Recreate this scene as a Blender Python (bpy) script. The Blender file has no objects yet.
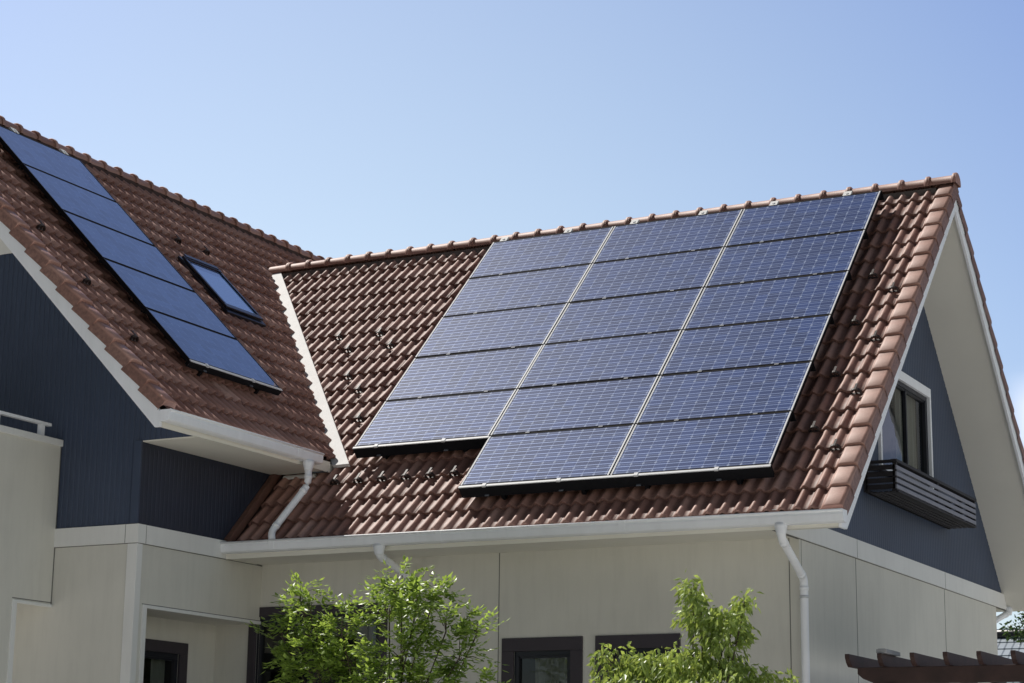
import bpy, bmesh, math, random
from mathutils import Vector, Matrix

random.seed(11)
sc = bpy.context.scene
COL = sc.collection
PI = math.pi

# ------------------------------------------------------------------ layout
P = 0.7886                      # roof pitch (45 deg)
CP, SP, TP = math.cos(P), math.sin(P), math.tan(P)
D = 4.0373                      # right wing: half depth (eave to ridge, plan)
A, HE, D2 = 5.7790, 0.9508, 3.9014   # left wing: eave x, eave z, half depth
YF = -2.053                     # left wing front verge
WX = -0.64                      # right gable wall plane
YW = 0.65                       # front wall plane
XL = -6.47                      # left wing side wall plane
YG = -1.40                      # left wing gable wall plane
GZ = -3.9                       # ground level
VAL = -A + HE / TP              # valley: x + y = VAL
ROLL = 0.14
COURSE = 0.3015

# ------------------------------------------------------------------ helpers
def tag(o, label=None, cat=None, group=None, kind=None):
    if label: o['label'] = label
    if cat: o['category'] = cat
    if group: o['group'] = group
    if kind: o['kind'] = kind
    return o

def empty(name, loc, rot=(0, 0, 0)):
    o = bpy.data.objects.new(name, None)
    o.empty_display_size = 0.2
    o.location = loc; o.rotation_euler = rot
    COL.objects.link(o)
    return o

class MB:
    """collects faces, each with a material slot index"""
    def __init__(self):
        self.v = []; self.f = []; self.m = []; self.s = []
        self.col = None
    def add(self, vs, fs, mi=0, smooth=False):
        b = len(self.v)
        self.v += [tuple(p) for p in vs]
        for f in fs:
            self.f.append(tuple(b + i for i in f)); self.m.append(mi); self.s.append(smooth)
    def quad(self, a, b, c, d, mi=0, smooth=False):
        self.add([a, b, c, d], [(0, 1, 2, 3)], mi, smooth)
    def box(self, x0, y0, z0, x1, y1, z1, mi=0, T=None):
        vs = [(x0, y0, z0), (x1, y0, z0), (x1, y1, z0), (x0, y1, z0),
              (x0, y0, z1), (x1, y0, z1), (x1, y1, z1), (x0, y1, z1)]
        if T: vs = [T(*p) for p in vs]
        self.add(vs, [(0, 3, 2, 1), (4, 5, 6, 7), (0, 1, 5, 4), (1, 2, 6, 5), (2, 3, 7, 6), (3, 0, 4, 7)], mi)
    def prism(self, poly, e0, e1, T, mi=0, mis=None, caps=True):
        """poly in (a,b), extruded over e; T(e,a,b)->world"""
        n = len(poly)
        vs = [T(e0, a, b) for a, b in poly] + [T(e1, a, b) for a, b in poly]
        b0 = len(self.v); self.v += [tuple(p) for p in vs]
        for i in range(n):
            j = (i + 1) % n
            self.f.append((b0 + i, b0 + j, b0 + n + j, b0 + n + i)); self.m.append(mis[i] if mis else mi); self.s.append(False)
        if caps:
            self.f.append(tuple(b0 + i for i in range(n))[::-1]); self.m.append(mi); self.s.append(False)
            self.f.append(tuple(b0 + n + i for i in range(n))); self.m.append(mi); self.s.append(False)
    def tube(self, pts, r, n=12, mi=0, cap=True, radii=None):
        pts = [Vector(p) for p in pts]
        rings = []
        N = len(pts)
        up = Vector((0.13, 0.31, 0.94))
        for i, p in enumerate(pts):
            if i == 0: t = pts[1] - pts[0]
            elif i == N - 1: t = pts[-1] - pts[-2]
            else: t = (pts[i + 1] - p).normalized() + (p - pts[i - 1]).normalized()
            t.normalize()
            a = t.cross(up)
            if a.length < 1e-3: a = t.cross(Vector((1, 0, 0)))
            a.normalize(); b = t.cross(a)
            rr = radii[i] if radii else r
            rings.append([p + a * math.cos(2 * PI * k / n) * rr + b * math.sin(2 * PI * k / n) * rr for k in range(n)])
        b0 = len(self.v)
        for ring in rings: self.v += [tuple(q) for q in ring]
        for i in range(N - 1):
            for k in range(n):
                k2 = (k + 1) % n
                self.f.append((b0 + i * n + k, b0 + i * n + k2, b0 + (i + 1) * n + k2, b0 + (i + 1) * n + k))
                self.m.append(mi); self.s.append(True)
        if cap:
            self.f.append(tuple(b0 + k for k in range(n))); self.m.append(mi); self.s.append(False)
            self.f.append(tuple(b0 + (N - 1) * n + k for k in range(n))[::-1]); self.m.append(mi); self.s.append(False)
    def mesh(self, name, mats, fix=True):
        me = bpy.data.meshes.new(name)
        me.from_pydata(self.v, [], self.f)
        if not isinstance(mats, (list, tuple)): mats = [mats]
        for m in mats: me.materials.append(m)
        me.polygons.foreach_set('material_index', self.m)
        me.polygons.foreach_set('use_smooth', self.s)
        if self.col:
            at = me.color_attributes.new('tint', 'FLOAT_COLOR', 'POINT')
            flat = []
            for c in self.col: flat += [c[0], c[1], c[2], 1.0]
            at.data.foreach_set('color', flat)
        if fix:
            bm = bmesh.new(); bm.from_mesh(me)
            bmesh.ops.recalc_face_normals(bm, faces=bm.faces)
            bm.to_mesh(me); bm.free()
        me.update()
        return me
    def build(self, name, mats, parent=None, fix=True, bevel=0):
        me = self.mesh(name, mats, fix)
        o = bpy.data.objects.new(name, me)
        COL.objects.link(o)
        if parent is not None: attach(o, parent)
        if bevel:
            md = o.modifiers.new('edge', 'BEVEL'); md.width = bevel; md.segments = 2
            md.limit_method = 'ANGLE'; md.angle_limit = math.radians(50)
        return o

WORLD_ORIGIN = {}
def attach(o, parent):
    """parent o; meshes of world-built things keep world coordinates"""
    o.parent = parent
    root = parent
    while root.parent is not None: root = root.parent
    if root.name in WORLD_ORIGIN and parent is root:
        o.location = tuple(-k for k in WORLD_ORIGIN[root.name])

def world_thing(name, loc):
    o = empty(name, loc); WORLD_ORIGIN[o.name] = loc
    return o

# ------------------------------------------------------------------ materials
def nmat(name):
    m = bpy.data.materials.new(name); m.use_nodes = True
    nt = m.node_tree
    b = nt.nodes['Principled BSDF']
    return m, nt, b

def N(nt, typ, **kw):
    n = nt.nodes.new(typ)
    for k, v in kw.items():
        if k.startswith('i_'):
            n.inputs[k[2:].replace('_', ' ')].default_value = v
        else: setattr(n, k, v)
    return n

def mathn(nt, op, a, b=None, c=None):
    n = nt.nodes.new('ShaderNodeMath'); n.operation = op
    for i, x in enumerate((a, b, c)):
        if x is None: continue
        if isinstance(x, (int, float)): n.inputs[i].default_value = x
        else: nt.links.new(x, n.inputs[i])
    return n.outputs[0]

def mixc(nt, fac, a, b, blend='MIX'):
    n = nt.nodes.new('ShaderNodeMix'); n.data_type = 'RGBA'; n.blend_type = blend
    if isinstance(fac, (int, float)): n.inputs[0].default_value = fac
    else: nt.links.new(fac, n.inputs[0])
    for idx, x in ((6, a), (7, b)):
        if isinstance(x, (tuple, list)): n.inputs[idx].default_value = (*x[:3], 1)
        else: nt.links.new(x, n.inputs[idx])
    return n.outputs[2]

def noise(nt, vec, scale, detail=4, rough=0.55):
    n = nt.nodes.new('ShaderNodeTexNoise')
    n.inputs['Scale'].default_value = scale; n.inputs['Detail'].default_value = detail
    n.inputs['Roughness'].default_value = rough
    if vec is not None: nt.links.new(vec, n.inputs['Vector'])
    return n.outputs[0]

def ramp(nt, fac, stops):
    n = nt.nodes.new('ShaderNodeValToRGB')
    e = n.color_ramp.elements
    e[0].position = stops[0][0]; e[1].position = stops[-1][0]
    for p, c in stops[1:-1]: e.new(p)
    for i, (p, c) in enumerate(stops):
        e[i].position = p
        e[i].color = (*c[:3], 1) if isinstance(c, (tuple, list)) else (c, c, c, 1)
    nt.links.new(fac, n.inputs[0])
    return n.outputs[0]

def objco(nt):
    return nt.nodes.new('ShaderNodeTexCoord').outputs['Object']

def painted(name, col, rough=0.5, var=0.12, scale=3.0, bump=0.0, bscale=200, dirt=0.0, metallic=0.0, spec=0.5):
    m, nt, b = nmat(name)
    co = objco(nt)
    n1 = noise(nt, co, scale, 5)
    lo = tuple(c * (1 - var) for c in col); hi = tuple(min(1, c * (1 + var)) for c in col)
    c = mixc(nt, ramp(nt, n1, [(0.3, 0.0), (0.7, 1.0)]), lo, hi)
    if dirt:
        mp = N(nt, 'ShaderNodeMapping'); mp.inputs['Scale'].default_value = (6, 6, 0.7)
        nt.links.new(co, mp.inputs[0])
        n2 = noise(nt, mp.outputs[0], 2.0, 6, 0.65)
        c = mixc(nt, mathn(nt, 'MULTIPLY', ramp(nt, n2, [(0.45, 0.0), (0.75, 1.0)]), dirt), c, tuple(k * 0.45 for k in col))
    nt.links.new(c, b.inputs['Base Color'])
    b.inputs['Roughness'].default_value = rough
    b.inputs['Metallic'].default_value = metallic
    b.inputs['Specular IOR Level'].default_value = spec
    if bump:
        bp = N(nt, 'ShaderNodeBump'); bp.inputs['Strength'].default_value = bump; bp.inputs['Distance'].default_value = 0.003
        nt.links.new(noise(nt, co, bscale, 3), bp.inputs['Height'])
        nt.links.new(bp.outputs[0], b.inputs['Normal'])
    return m

def tile_material(name, dark, mid, light):
    m, nt, b = nmat(name)
    co = objco(nt)
    at = N(nt, 'ShaderNodeAttribute', attribute_name='tint')
    sep = N(nt, 'ShaderNodeSeparateColor'); nt.links.new(at.outputs['Color'], sep.inputs[0])
    base = ramp(nt, sep.outputs[0], [(0.0, dark), (0.5, mid), (1.0, light)])
    n1 = noise(nt, co, 9.0, 6, 0.65)
    base = mixc(nt, ramp(nt, n1, [(0.35, 0.0), (0.75, 0.45)]), base, tuple(k * 0.68 for k in mid))
    n2 = noise(nt, co, 60.0, 4, 0.7)
    base = mixc(nt, ramp(nt, n2, [(0.55, 0.0), (0.8, 0.35)]), base, tuple(min(1, k * 1.5) for k in light))
    n4 = noise(nt, co, 1.1, 4, 0.6)
    base = mixc(nt, ramp(nt, n4, [(0.42, 0.0), (0.7, 0.25)]), base, tuple(k * 0.62 for k in mid))
    # shade painted into the colour at laps, pans and verge sides (second channel)
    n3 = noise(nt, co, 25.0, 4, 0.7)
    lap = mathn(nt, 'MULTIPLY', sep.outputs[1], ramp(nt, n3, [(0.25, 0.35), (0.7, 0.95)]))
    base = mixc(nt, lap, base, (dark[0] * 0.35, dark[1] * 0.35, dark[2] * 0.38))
    nt.links.new(base, b.inputs['Base Color'])
    b.inputs['Roughness'].default_value = 0.57
    b.inputs['Specular IOR Level'].default_value = 0.55
    bp = N(nt, 'ShaderNodeBump'); bp.inputs['Strength'].default_value = 0.35; bp.inputs['Distance'].default_value = 0.004
    nt.links.new(noise(nt, co, 140, 4, 0.7), bp.inputs['Height'])
    nt.links.new(bp.outputs[0], b.inputs['Normal'])
    return m

M = {}
M['tile'] = tile_material('roof_tile_clay', (0.30, 0.145, 0.108), (0.41, 0.220, 0.172), (0.53, 0.32, 0.26))
M['tile_left'] = tile_material('roof_tile_sunlit', (0.33, 0.160, 0.118), (0.47, 0.252, 0.196), (0.61, 0.365, 0.295))  # clay tile lightened, sunlight on the left slope put into the colour
M['slab'] = painted('roof_underlay_brown', (0.06, 0.035, 0.03), 0.9)
M['cream'] = painted('cream_siding', (0.67, 0.65, 0.585), 0.75, 0.07, 0.8, 0.25, 260, 0.12)
M['band'] = painted('pale_trim_board', (0.78, 0.775, 0.75), 0.6, 0.04, 1.5, 0.1, 200, 0.10)
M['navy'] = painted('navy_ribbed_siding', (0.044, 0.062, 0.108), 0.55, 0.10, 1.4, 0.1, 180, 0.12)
M['navy_shaded'] = painted('navy_shaded_boards', (0.021, 0.027, 0.048), 0.6, 0.12, 1.4, 0.1, 180, 0.1)  # navy siding darkened, shade under the eave put into the colour
M['white'] = painted('white_painted_trim', (0.90, 0.91, 0.94), 0.45, 0.04, 2.0, 0.05, 150, 0.10)
M['flash'] = painted('white_painted_metal', (0.74, 0.74, 0.735), 0.65, 0.05, 4.0, 0.0, 100, 0.2, spec=0.2)
M['soffit'] = painted('cream_soffit', (0.78, 0.755, 0.675), 0.8, 0.04, 1.0)
M['faintjoint'] = painted('soffit_joint', (0.40, 0.385, 0.335), 0.9)
M['joint'] = painted('dark_caulk', (0.16, 0.155, 0.145), 0.9)
M['brown_trim'] = painted('dark_window_surround', (0.045, 0.036, 0.045), 0.6, 0.1, 3)
M['mortar'] = painted('ridge_mortar_grey', (0.13, 0.105, 0.095), 0.9, 0.3, 20)
M['black'] = painted('black_metal', (0.010, 0.010, 0.012), 0.8, 0.1, 5, spec=0.1)
M['sash'] = painted('dark_window_sash', (0.014, 0.015, 0.022), 0.35, 0.1, 5)
M['greymetal'] = painted('grey_flashing_metal', (0.13, 0.145, 0.17), 0.5, 0.1, 4, metallic=0.2)
M['clamp'] = painted('clamp_metal', (0.17, 0.18, 0.20), 0.6, 0.1, 4, spec=0.2)
M['lead'] = painted('lead_sheet', (0.16, 0.175, 0.21), 0.8, 0.15, 6, spec=0.1)
M['darkrail'] = painted('dark_brown_rail', (0.026, 0.023, 0.025), 0.6, 0.15, 6, spec=0.3)
M['guard'] = painted('dark_guard_metal', (0.040, 0.028, 0.025), 0.55, 0.1, 4, spec=0.3)
M['alu_shaded'] = painted('shaded_aluminium', (0.10, 0.11, 0.14), 0.4, 0.1, 4, metallic=0.3)  # same silver frame, dimmer light on the left array put into the colour
M['alu'] = painted('silver_aluminium', (0.60, 0.61, 0.63), 0.55, 0.04, 6, spec=0.3)
M['browntile_trim'] = painted('brown_flashing', (0.16, 0.08, 0.06), 0.6, 0.12, 5)
M['pergola'] = painted('dark_stained_timber', (0.046, 0.022, 0.018), 0.6, 0.3, 6, 0.3, 60)
M['slat'] = painted('weathered_grey_slat', (0.22, 0.22, 0.26), 0.5, 0.08, 5)
M['curtain'] = painted('pale_curtain', (0.60, 0.57, 0.50), 0.9, 0.06, 3)
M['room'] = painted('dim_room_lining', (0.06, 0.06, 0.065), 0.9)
M['bark'] = painted('tree_bark', (0.085, 0.062, 0.045), 0.85, 0.3, 14, 0.5, 60)
M['concrete'] = painted('concrete_paving', (0.63, 0.63, 0.62), 0.85, 0.12, 1.3, 0.3, 90)
M['greyboard'] = painted('pale_grey_board', (0.33, 0.33, 0.34), 0.7, 0.12, 6)

def glass_pane(name, tint=(0.55, 0.6, 0.6)):
    m = bpy.data.materials.new(name); m.use_nodes = True
    nt = m.node_tree
    for n in list(nt.nodes):
        if n.type != 'OUTPUT_MATERIAL': nt.nodes.remove(n)
    out = [n for n in nt.nodes if n.type == 'OUTPUT_MATERIAL'][0]
    tr = N(nt, 'ShaderNodeBsdfTransparent'); tr.inputs[0].default_value = (*tint, 1)
    gl = N(nt, 'ShaderNodeBsdfGlossy'); gl.inputs['Roughness'].default_value = 0.02
    fr = N(nt, 'ShaderNodeFresnel'); fr.inputs[0].default_value = 1.6
    co = objco(nt)
    bp = N(nt, 'ShaderNodeBump'); bp.inputs['Strength'].default_value = 0.04; bp.inputs['Distance'].default_value = 0.02
    nt.links.new(noise(nt, co, 3.0, 2), bp.inputs['Height']); nt.links.new(bp.outputs[0], gl.inputs['Normal'])
    mx = N(nt, 'ShaderNodeMixShader')
    nt.links.new(mathn(nt, 'ADD', fr.outputs[0], 0.06), mx.inputs[0]); nt.links.new(tr.outputs[0], mx.inputs[1]); nt.links.new(gl.outputs[0], mx.inputs[2])
    nt.links.new(mx.outputs[0], out.inputs[0])
    return m
M['glass'] = glass_pane('window_glass')

def cell_material(name, line=1.0, cellcol=(0.017, 0.047, 0.170)):
    m, nt, b = nmat(name)
    uv = N(nt, 'ShaderNodeUVMap'); uv.uv_map = 'cells'
    sx = N(nt, 'ShaderNodeSeparateXYZ'); nt.links.new(uv.outputs[0], sx.inputs[0])
    fu = mathn(nt, 'FRACT', sx.outputs[0]); fv = mathn(nt, 'FRACT', sx.outputs[1])
    du = mathn(nt, 'MINIMUM', fu, mathn(nt, 'SUBTRACT', 1.0, fu))
    dv = mathn(nt, 'MINIMUM', fv, mathn(nt, 'SUBTRACT', 1.0, fv))
    gapu = mathn(nt, 'LESS_THAN', du, 0.014)
    gapv = mathn(nt, 'LESS_THAN', dv, 0.014)
    dia = mathn(nt, 'LESS_THAN', mathn(nt, 'ADD', du, dv), 0.14)
    b1 = mathn(nt, 'LESS_THAN', mathn(nt, 'ABSOLUTE', mathn(nt, 'SUBTRACT', fv, 0.26)), 0.019)
    b2 = mathn(nt, 'LESS_THAN', mathn(nt, 'ABSOLUTE', mathn(nt, 'SUBTRACT', fv, 0.74)), 0.019)
    bus = mathn(nt, 'MAXIMUM', b1, b2)
    grid = mathn(nt, 'MAXIMUM', mathn(nt, 'MAXIMUM', gapu, gapv), dia)
    # slight cell to cell tone
    cu = mathn(nt, 'FLOOR', sx.outputs[0]); cv = mathn(nt, 'FLOOR', sx.outputs[1])
    cmb = N(nt, 'ShaderNodeCombineXYZ'); nt.links.new(cu, cmb.inputs[0]); nt.links.new(cv, cmb.inputs[1])
    oi = N(nt, 'ShaderNodeObjectInfo'); nt.links.new(mathn(nt, 'MULTIPLY', oi.outputs['Random'], 50.0), cmb.inputs[2])
    wn = N(nt, 'ShaderNodeTexWhiteNoise'); nt.links.new(cmb.outputs[0], wn.inputs['Vector'])
    tone = mixc(nt, wn.outputs[0], tuple(k * 0.8 for k in cellcol), tuple(k * 1.25 for k in cellcol))
    c = mixc(nt, mathn(nt, 'MULTIPLY', grid, 0.8 * line), tone, (0.33, 0.40, 0.58))
    c = mixc(nt, mathn(nt, 'MULTIPLY', bus, 0.8 * line), c, (0.25, 0.32, 0.50))
    nt.links.new(c, b.inputs['Base Color'])
    co = objco(nt)
    dust = noise(nt, co, 2.2, 5, 0.6)
    b.inputs['Specular IOR Level'].default_value = 0.06
    nt.links.new(mathn(nt, 'MULTIPLY', bus, 0.35 * line), b.inputs['Metallic'])
    b.inputs['Roughness'].default_value = 0.5
    b.inputs['Coat Weight'].default_value = 1.0
    nt.links.new(mathn(nt, 'MULTIPLY_ADD', dust, 0.03, 0.015), b.inputs['Coat Roughness'])
    b.inputs['Coat IOR'].default_value = 1.5
    return m
M['cells'] = cell_material('solar_cells')
M['cells_grazing'] = cell_material('solar_cells_grazing', 0.25, (0.040, 0.074, 0.175))  # same cells, faded grid and paler blue standing in for grazing reflection

def leaf_material(name, dark, light, trans, tw=0.35):
    m, nt, b = nmat(name)
    out = [n for n in nt.nodes if n.type == 'OUTPUT_MATERIAL'][0]
    at = N(nt, 'ShaderNodeAttribute', attribute_name='tint')
    sep = N(nt, 'ShaderNodeSeparateColor'); nt.links.new(at.outputs['Color'], sep.inputs[0])
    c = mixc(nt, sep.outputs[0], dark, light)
    nt.links.new(c, b.inputs['Base Color'])
    b.inputs['Roughness'].default_value = 0.38
    b.inputs['Specular IOR Level'].default_value = 0.5
    tl = N(nt, 'ShaderNodeBsdfTranslucent')
    c2 = mixc(nt, sep.outputs[0], tuple(k * 0.6 for k in trans), trans)
    nt.links.new(c2, tl.inputs[0])
    mx = N(nt, 'ShaderNodeMixShader'); mx.inputs[0].default_value = tw
    nt.links.new(b.outputs[0], mx.inputs[1]); nt.links.new(tl.outputs[0], mx.inputs[2])
    nt.links.new(mx.outputs[0], out.inputs[0])
    return m
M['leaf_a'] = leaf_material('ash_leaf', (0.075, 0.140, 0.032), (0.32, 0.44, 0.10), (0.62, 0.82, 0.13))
M['leaf_b'] = leaf_material('pale_leaf', (0.105, 0.165, 0.040), (0.38, 0.50, 0.14), (0.66, 0.78, 0.16))
M['leaf_c'] = leaf_material('far_leaf', (0.022, 0.048, 0.018), (0.05, 0.095, 0.03), (0.10, 0.18, 0.04))

# ------------------------------------------------------------------ wing frames
class Wing:
    def __init__(self, T, dw):
        self.T = T; self.dw = dw
    def slope(self, u, s, w, back=False):
        v = s * CP - w * SP; z = s * SP + w * CP
        if back: v = 2 * self.dw - v
        return self.T(u, v, z)
RW = Wing(lambda u, v, z: (u, v, z), D)
LW = Wing(lambda u, v, z: (-A - v, u, z + HE), D2)
T_R = RW.T; T_L = LW.T

house = world_thing('house', (-5.0, 3.0, GZ))
tag(house, 'two-winged house with brown tiled gable roofs, navy upper siding and cream lower walls', 'house')

# ------------------------------------------------------------------ roof tiles
def roll_h(x):
    """height of the tile profile at x in [0, .28]: two rounded rolls with shallow pans between"""
    a = abs((x % ROLL) - 0.07)
    if a < 0.050: return 0.036 * (0.5 + 0.5 * math.cos(PI * a / 0.050)) ** 0.75
    return 0.0
XS = [0.0, 0.019, 0.027, 0.036, 0.046, 0.058, 0.070, 0.082, 0.094, 0.104, 0.113, 0.121]
XS = XS + [x + ROLL for x in XS] + [0.28]

def tile_field(mb, wing, cols, courses, back=False, coarse=False, base=-0.042, s_lo=0.0, lift=1.0):
    """cols: list of u of tile left edges"""
    for k in courses:
        s0 = k * COURSE + s_lo
        for u0 in cols:
            r = random.random()
            r = min(1, max(0, random.gauss(0.5, 0.29)))
            ds = random.uniform(-0.004, 0.004); dw = random.uniform(-0.0025, 0.0025); tl = random.uniform(-0.004, 0.004)
            xs = XS if not coarse else XS[::2] + [0.28]
            rows = [(-0.000, -0.016, 1.0), (0.0, 0.006, 1.0), (0.007, 0.012, 0.1), (0.15, -0.004, 0.0), (0.25, -0.0135, 0.1), (0.305, -0.019, 0.9), (0.34, -0.022, 1.0)]
            b0 = len(mb.v); n = len(xs)
            for (sr, wr, lap) in rows:
                for x in xs:
                    hh = roll_h(x)
                    w = base + hh + wr * lift + dw + tl * (x / 0.28 - 0.5)
                    if sr == 0.0 and wr < -0.005: w = base + hh * 0.93 + wr * lift + dw
                    pan = 1 - min(1, hh / 0.03)
                    mb.v.append(wing.slope(u0 + x, s0 + sr + ds, w, back))
                    mb.col.append((r, min(1, lap + 0.7 * pan * pan), 0))  # laps and pans tinted dark as painted shade between the rolls
            for i in range(len(rows) - 1):
                for j in range(n - 1):
                    mb.f.append((b0 + i * n + j, b0 + i * n + j + 1, b0 + (i + 1) * n + j + 1, b0 + (i + 1) * n + j))
                    mb.m.append(0); mb.s.append(i >= 1)

def clip_mesh(me, co, no):
    bm = bmesh.new(); bm.from_mesh(me)
    geom = bm.verts[:] + bm.edges[:] + bm.faces[:]
    bmesh.ops.bisect_plane(bm, geom=geom, plane_co=co, plane_no=no, clear_outer=True, clear_inner=False)
    bm.to_mesh(me); bm.free(); me.update()

def verge_tiles(mb, wing, u_edge, sgn, back=False, n=19, rise=0.0, lift=1.0, side=-0.150):
    """flat-topped kerb tiles; sgn=-1: body lies toward -u of the edge"""
    for k in range(n):
        s0 = k * COURSE - 0.012 + random.uniform(-0.003, 0.003)
        r = min(1, max(0, random.gauss(0.62, 0.2)))
        prof = [(0.225, -0.050), (0.205, -0.046), (0.195, -0.030), (0.178, -0.012), (0.155, -0.006), (0.035, -0.002), (0.015, -0.006), (0.004, -0.020), (0.0, -0.04), (0.0, side)]
        dw = random.uniform(-0.002, 0.003)
        b0 = len(mb.v); m = len(prof)
        rows = [(0.0, -0.030, 0.3), (0.0, 0.006, 0.15), (0.009, 0.016, 0), (0.2, 0.000, 0), (0.29, -0.009, 0.5), (0.325, -0.012, 1.0)]
        for (sr, wr, lap) in rows:
            for (q, w) in prof:
                mb.v.append(wing.slope(u_edge + sgn * (q + (0.007 * sr / 0.325 if q < 0.02 else 0)), s0 + sr, w + rise * (1.0 if q < 0.19 else 0.3) + wr * lift + dw, back))
                mb.col.append((r, max(lap, 0.9 if (q <= 0.004 and w < -0.03) else 0), 0))  # outer side faces tinted dark in place of their shade
        for i in range(len(rows) - 1):
            for j in range(m - 1):
                mb.f.append((b0 + i * m + j, b0 + i * m + j + 1, b0 + (i + 1) * m + j + 1, b0 + (i + 1) * m + j))
                mb.m.append(0); mb.s.append(i >= 1 and j not in (7, 8))

def ridge_tiles(mb, T, dw, z_ridge, u0, u1, step, flip=False):
    """overlapping half-round ridge tiles with a collar at each joint"""
    n = int(round(abs(u1 - u0) / step)); du = (u1 - u0) / n
    K = 12
    for i in range(n):
        a0 = u0 + i * du
        r = min(1, max(0, random.gauss(0.5, 0.22)))
        jit = random.uniform(-0.003, 0.003)
        secs = [(0.0, 0.108, 0.0), (0.02, 0.114, 0.0), (0.13, 0.114, 0.0), (0.17, 0.094, 0.3), (0.2, 0.089, 0.1), (1.06, 0.086, 0.0)]
        b0 = len(mb.v)
        for (f, rad, lap) in secs:
            for j in range(K + 1):
                th = -0.25 + (PI + 0.5) * j / K
                mb.v.append(T(a0 + f * du, dw + rad * math.cos(th), z_ridge + 0.0 + rad * math.sin(th) * 0.95 + jit))
                mb.col.append((r, lap, 0))
        for q in range(len(secs) - 1):
            for j in range(K):
                mb.f.append((b0 + q * (K + 1) + j, b0 + q * (K + 1) + j + 1, b0 + (q + 1) * (K + 1) + j + 1, b0 + (q + 1) * (K + 1) + j))
                mb.m.append(0); mb.s.append(True)
        # end disc (open barrel closed with mortar)
        mb.f.append(tuple(b0 + j for j in range(K + 1))); mb.m.append(0); mb.s.append(False)

def newmb():
    m = MB(); m.col = []
    return m

def merged(name, meshes, mat, parent):
    bm = bmesh.new()
    for me in meshes: bm.from_mesh(me)
    me = bpy.data.meshes.new(name); bm.to_mesh(me); bm.free()
    me.materials.clear(); me.materials.append(mat)
    for x in meshes: bpy.data.meshes.remove(x)
    o = bpy.data.objects.new(name, me); COL.objects.link(o); attach(o, parent)
    return o

# right wing, front slope
rcols = [-0.217 - 0.28 * (j + 1) for j in range(34)]
a_ = newmb(); tile_field(a_, RW, [u for u in rcols if u > XL - 0.02], range(0, 4))
m1 = a_.mesh('t', M['tile'], fix=False)
clip_mesh(m1, (XL + 0.02, 0, 0), (-1, 0, 0))
b_ = newmb(); tile_field(b_, RW, rcols, range(4, 19))
m2 = b_.mesh('t', M['tile'], fix=False)
clip_mesh(m2, (VAL + 0.085, 0, 0), (-1, -1, 0))
clip_mesh(m2, (0, D - 0.03, 0), (0, 1, 0))
c_ = newmb(); verge_tiles(c_, RW, 0.0, -1)
m3 = c_.mesh('t', M['tile'], fix=False)
roof_r = merged('roof', [m1, m2, m3], M['tile'], house)
# right wing, back slope (seen only along its verge)
a_ = newmb(); tile_field(a_, RW, rcols[:8], range(0, 19), back=True, coarse=True)
verge_tiles(a_, RW, 0.0, -1, back=True)
m1 = a_.mesh('t', M['tile'], fix=False)
b_ = MB(); b_.quad(RW.slope(-2.3, 0, -0.02, True), RW.slope(-9.0, 0, -0.02, True), RW.slope(-9.0, D / CP, -0.02, True), RW.slope(-2.3, D / CP, -0.02, True))
b_.col = [(0.5, 0, 0)] * 4
m2 = b_.mesh('t', M['tile'], fix=False)
roof_rb = merged('roof', [m1, m2], M['tile'], house)
# left wing slopes
lcols = [YF + 0.217 + 0.28 * j for j in range(46)]
a_ = newmb(); tile_field(a_, LW, [u for u in lcols if u < D - 0.14], range(0, 19), lift=1.3)
m1 = a_.mesh('t', M['tile'], fix=False)
clip_mesh(m1, (VAL + 0.015, 0, 0), (1, 1, 0))
b_ = newmb(); tile_field(b_, LW, [u for u in lcols if u >= D - 0.14], range(0, 19), lift=1.3)
m2 = b_.mesh('t', M['tile'], fix=False)
clip_mesh(m2, (VAL - 2 * D, 0, 0), (1, -1, 0))
c_ = newmb(); verge_tiles(c_, LW, YF, 1, rise=0.075, lift=1.4, side=-0.125)
m3 = c_.mesh('t', M['tile'], fix=False)
for mm in (m1, m2): clip_mesh(mm, (-A - D2 + 0.03, 0, 0), (-1, 0, 0))
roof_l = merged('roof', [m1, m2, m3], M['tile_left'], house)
b_ = newmb(); verge_tiles(b_, LW, YF, 1, back=True)
m1 = b_.mesh('t', M['tile'], fix=False)
b_ = MB(); b_.quad(LW.slope(YF + 0.1, 0, -0.03, True), LW.slope(11, 0, -0.03, True), LW.slope(11, D2 / CP, -0.03, True), LW.slope(YF + 0.1, D2 / CP, -0.03, True))
b_.col = [(0.5, 0, 0)] * 4
m2 = b_.mesh('t', M['tile'], fix=False)
roof_lb = merged('roof', [m1, m2], M['tile'], house)

# ridge caps
a_ = newmb(); ridge_tiles(a_, T_R, D, D * TP - 0.035, 0.02, -8.87, 0.2987)
rc = a_.build('ridge_cap', M['tile'], None, fix=False); rc.parent = roof_r
a_ = newmb(); ridge_tiles(a_, T_L, D2, D2 * TP - 0.070, YF - 0.01, 11.0, 0.2987)
rc = a_.build('ridge_cap', M['tile'], None, fix=False); rc.parent = roof_l
# mortar / closure under the ridge caps
a_ = MB(); a_.prism([(D - 0.09, D * TP - 0.15), (D - 0.085, D * TP - 0.085), (D + 0.085, D * TP - 0.085), (D + 0.09, D * TP - 0.15)], -8.85, -0.2, T_R)
rc = a_.build('ridge_mortar', M['mortar'], None); rc.parent = roof_r
a_ = MB(); a_.prism([(D2 - 0.09, D2 * TP - 0.15), (D2 - 0.085, D2 * TP - 0.085), (D2 + 0.085, D2 * TP - 0.085), (D2 + 0.09, D2 * TP - 0.15)], YF + 0.02, 11.0, T_L)
rc = a_.build('ridge_mortar', M['slab'], None); rc.parent = roof_l

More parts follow.
